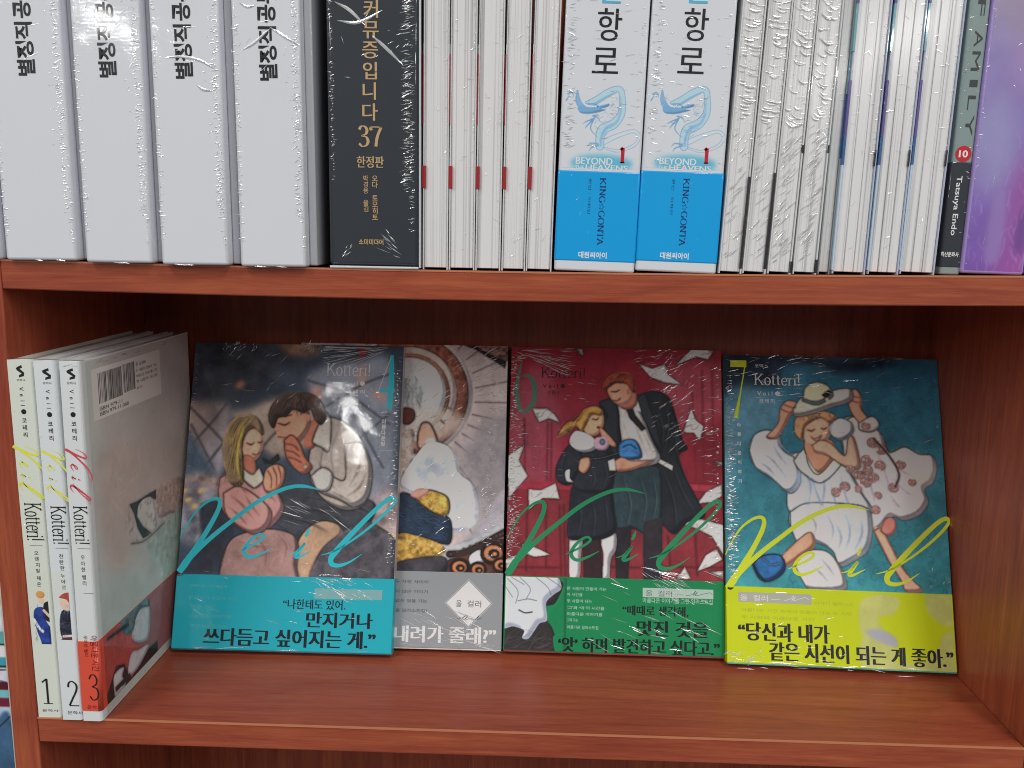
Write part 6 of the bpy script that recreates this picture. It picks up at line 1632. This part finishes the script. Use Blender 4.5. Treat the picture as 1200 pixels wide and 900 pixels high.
# leg, shoe, far legs
P.f([(37.4, 71.7), (48.0, 82.5), (57.4, 88.6), (59.9, 79.4), (51.1, 72.2), (40.6, 65.0)], SKIN, tex=.05, sh=.3, line=(140, 92, 80), lw=.2)
P.f([(17.8, 65.3), (23.6, 71.2), (35.1, 72.8), (39.6, 67.2), (37.7, 60.3), (29.0, 54.9), (22.2, 56.3)], (58, 108, 156), tex=.15, cell=4, sh=.4, line=(26, 36, 50), lw=.3)
P.s([(18.3, 65.3), (21.1, 59.7), (25.6, 54.8)], .7, (40, 48, 58)); P.s([(24.7, 69.5), (30.4, 65.8), (36.1, 67.1)], .3, (150, 184, 214))
P.f([(99.7, 91.2), (105.5, 92.6), (111.7, 80.2), (118.8, 65.7), (125.1, 58.0), (129.9, 53.7), (128.1, 51.4), (119.2, 51.6), (116.2, 58.8), (109.0, 71.0)], (222, 178, 154), tex=.04, sh=.3, line=(140, 92, 80), lw=.2)
P.f([(104.3, 91.4), (108.1, 99.6), (113.8, 99.8), (114.6, 92.9), (109.8, 88.1)], (206, 140, 130), tex=.08, sh=.25, line=(140, 92, 80), lw=.18)
P.finish(.5, .07, 1.18)
P.build('cover_art', m_art, t, .08)
m_lpap = mat('lime_paper', (190, 204, 12), var=.03, **GLOSS)
m_lsc = mat('lime_script_ink', (204, 220, 36), rough=.4, coat=1.0)
k = Ink(.10)
head(k, [(21.1, 191.0), (52.8, 199.5)], [(23.1, 183.5), (39.2, 186.7)], [(24.3, 178.0), (35.1, 181.1)], m_pale)
k.group('label_lettering')
k.text('\ucf54\ubbf9\uc2a4', [(21.7, 203.6), (31.3, 206.3)], m_pale)
k.group('volume_number')
k.rect([(4.6, 203.8), (15.9, 208.8)], m_lsc)
k.stroke([(15.4, 208.0), (11.8, 187.2), (7.9, 166.8)], [.35, .45, 1.4], m_lsc)
k.group('subtitle_lettering')
k.stack('\uc544\ub984\ub2e4\uc6b4\uc774\uc57c\uae30', [(10.1, 161.8)][0], 6.6, 3.0, m_pale, .03)
M7 = np.array([(-0.5, 49.2), (150.1, 107.3)])
A4_ = np.vstack([np.array(p) for p, _ in VEIL]); 
k.group('title_script')
script(k, m_lsc, [tuple(M7.min(0)), tuple(M7.max(0))])
k.build('lettering', t)
bv = [(-0.5, 49.5), (149.7, 52.2)]
bv = (bv[0][1] + bv[1][1]) / 2
bd = band(t, c7w, bv, m_lpap)
P = Paint(70, bv - 1.6, (190, 204, 12), .4, 702)
o = (78.0, .9)
q7 = lambda L: Q(o, L)
for L in ([(90.3, 45.8), (104.9, 49.3), (114.8, 45.3), (110.1, 36.5), (99.8, 33.3), (102.4, 26.2), (89.2, 21.4), (86.9, 35.6)], [(132.4, 50.3), (151.2, 51.8), (151.5, 35.4), (145.4, 29.4), (133.1, 37.5)], [(87.6, 18.5), (98.0, 26.1), (110.7, 20.9), (110.2, 11.0), (106.8, 1.1), (88.3, 1.7)], [(137.4, 15.0), (140.8, 23.6), (151.0, 26.8), (150.6, -1.2), (105.2, -3.2), (108.5, 5.3), (125.6, 6.1)]):
    P.f(q7(L), (186, 188, 150), soft=1.0, tex=.1, a=.7)
P.f(q7([(91.5, 24.4), (100.9, 26.2), (110.7, 20.9), (110.4, 15.3), (97.7, 19.0)]), (166, 168, 178), soft=.8)
P.build('band_art', m_art, bd, .46, lambda u, v, e: ((u + 78.0) / 1000, -e / 1000, (v + .9) / 1000))
k = Ink(.52)
k.text('\u201c\ub2f9\uc2e0\uacfc \ub0b4\uac00', [(7.6, 15.5), (67.1, 27.4)], m_ink, fat=.044)
k.text('\uac19\uc740 \uc2dc\uc120\uc774 \ub418\ub294 \uac8c \uc88b\uc544.\u201d', [(28.0, 3.0), (146.8, 15.1)], m_ink, fat=.044)
m_ltag = mat('warm_grey_tag', (166, 168, 156), rough=.5)
k.group('paper_tag')
k.rect([(7.8, 40.5), (56.4, 47.1)], m_ltag)
k.group('tag_lettering')
k.text('\uc62c  \uceec\ub7ec \u2014', [(9.0, 41.4), (35.6, 45.4)], m_wink)
k.stroke([(38.4, 42.3), (42.1, 43.6), (44.8, 45.8), (43.3, 42.8), (46.0, 45.2), (44.4, 42.5), (48.7, 43.9), (52.4, 44.9), (54.5, 43.5)], [.15] * 9, m_wink)
m_fol = mat('faint_olive_ink', (172, 178, 52), rough=.5)
k.group('blurb_lettering')
small_lines(k, ([(58.1, 40.5), (84.4, 44.4)], [(9.7, 34.2), (82.8, 40.3)], [(9.6, 29.6), (57.9, 34.4)]),
            ('\uc774\uc57c\uae30 \uc77c\ub7ec\uc2a4\ud2b8', '\uc544\ub984\ub2e4\uc6b4 \uc2dc\uac04 \uc18d\uc5d0\uc11c \ub9cc\ub4e4\uc5b4 \uac00\ub294 \ub450 \uc0ac\ub78c', '\ub450 \uc0ac\ub78c\uc758 \uc544\ub984\ub2e4\uc6b4 \uc2dc\uac04'), m_fol)
k.stroke([(0.7, 49.4), (2.5, 48.9), (4.6, 49.6)], [.5, .8, .3], m_ink)
k.build('band_lettering', bd)
c = Crease(170, e=.60)
c.ladder((4.0, 60), (4.0, 200), 170, 4.2, .42, 0, 2)
c.field([(8, 150), (146, 210)], 34, 12, 8, .32, 12)
c.field([(6, 2), (110, 56)], 18, 10, 8, .34, 15)
c.ladder((146, 60), (146, 205), 40, 2.0, .3)
c.ladder((2.2, 56), (2.2, 190), 150, 3.2, .36)
c.ladder((6.5, 56), (6.5, 150), 70, 5, .3, 0, 2)
c.field([(4.3, 180.6), (75.9, 209.0)], 30, 12, 6, .34, 10)
c.field([(12.4, 209.9), (122.1, 213.8)], 26, 9, 8, .3, 12)
c.field([(0.4, -2.2), (25.3, 10.2)], 10, 8, 14, .55, 14)
c.field([(1.8, -4.9), (117.0, 5.7)], 14, 14, -4, .35, 6)
c.field([(134.1, 54.7), (147.8, 66.8)], 10, 3.5, 40, .35, 20)
c.field([(3, .5), (140, 2)], 14, 14, 0, .4, 3)
c.build(t)

# ================================================================== the bay left of the bookcase panel
t = thing('magazine', 'picture-covered magazine with teal, white and maroon stripes beyond the left panel', 'magazine', (-.1685, .004, -.0615))
MB().box(0, .1510, 0, .006, 0, .21, .0006, 2).build('cover', mat('ivory_paper', (220, 210, 200), **GLOSS), t)
P = Paint(149.6, 208, (222, 212, 204), .6, 901)
z = lambda a, b: [(90, a), (150, a), (150, b), (90, b)]
P.f(z(128, 142), (228, 160, 130), soft=2, smooth=False); P.f(z(112, 128), (210, 214, 222), smooth=False, tex=.2, cell=8)
P.f(z(104, 112), (92, 160, 160), smooth=False, tex=.15); P.f(z(103, 104.2), (30, 30, 36), smooth=False); P.f(z(96, 103), (222, 226, 232), smooth=False)
P.f(z(90, 96), (64, 150, 166), smooth=False); P.f(z(89.2, 90.4), (30, 30, 36), smooth=False); P.f(z(80, 89), (206, 206, 222), smooth=False, tex=.15)
P.s([(120, 88), (135, 83), (149, 80)], .4, (30, 30, 36)); P.s([(120, 83), (135, 87), (149, 88)], .4, (30, 30, 36))
P.f(z(75, 80), (84, 26, 42), smooth=False); P.f(z(70, 75), (110, 184, 190), smooth=False); P.f(z(64, 70), (110, 30, 50), smooth=False)
P.f(z(-5, 64), (178, 196, 222), smooth=False, tex=.15, cell=12)
P.f([(134, 10), (149, 20), (149, 60), (140, 54), (136, 40)], (60, 92, 124), soft=1, tex=.2)
P.s([(132, 10), (138, 44), (149, 58)], .5, (40, 50, 70))
P.build('cover_art', m_art, t, .08, lambda u, v, e: ((u + .7) / 1000, -e / 1000, (v + 1.0) / 1000))
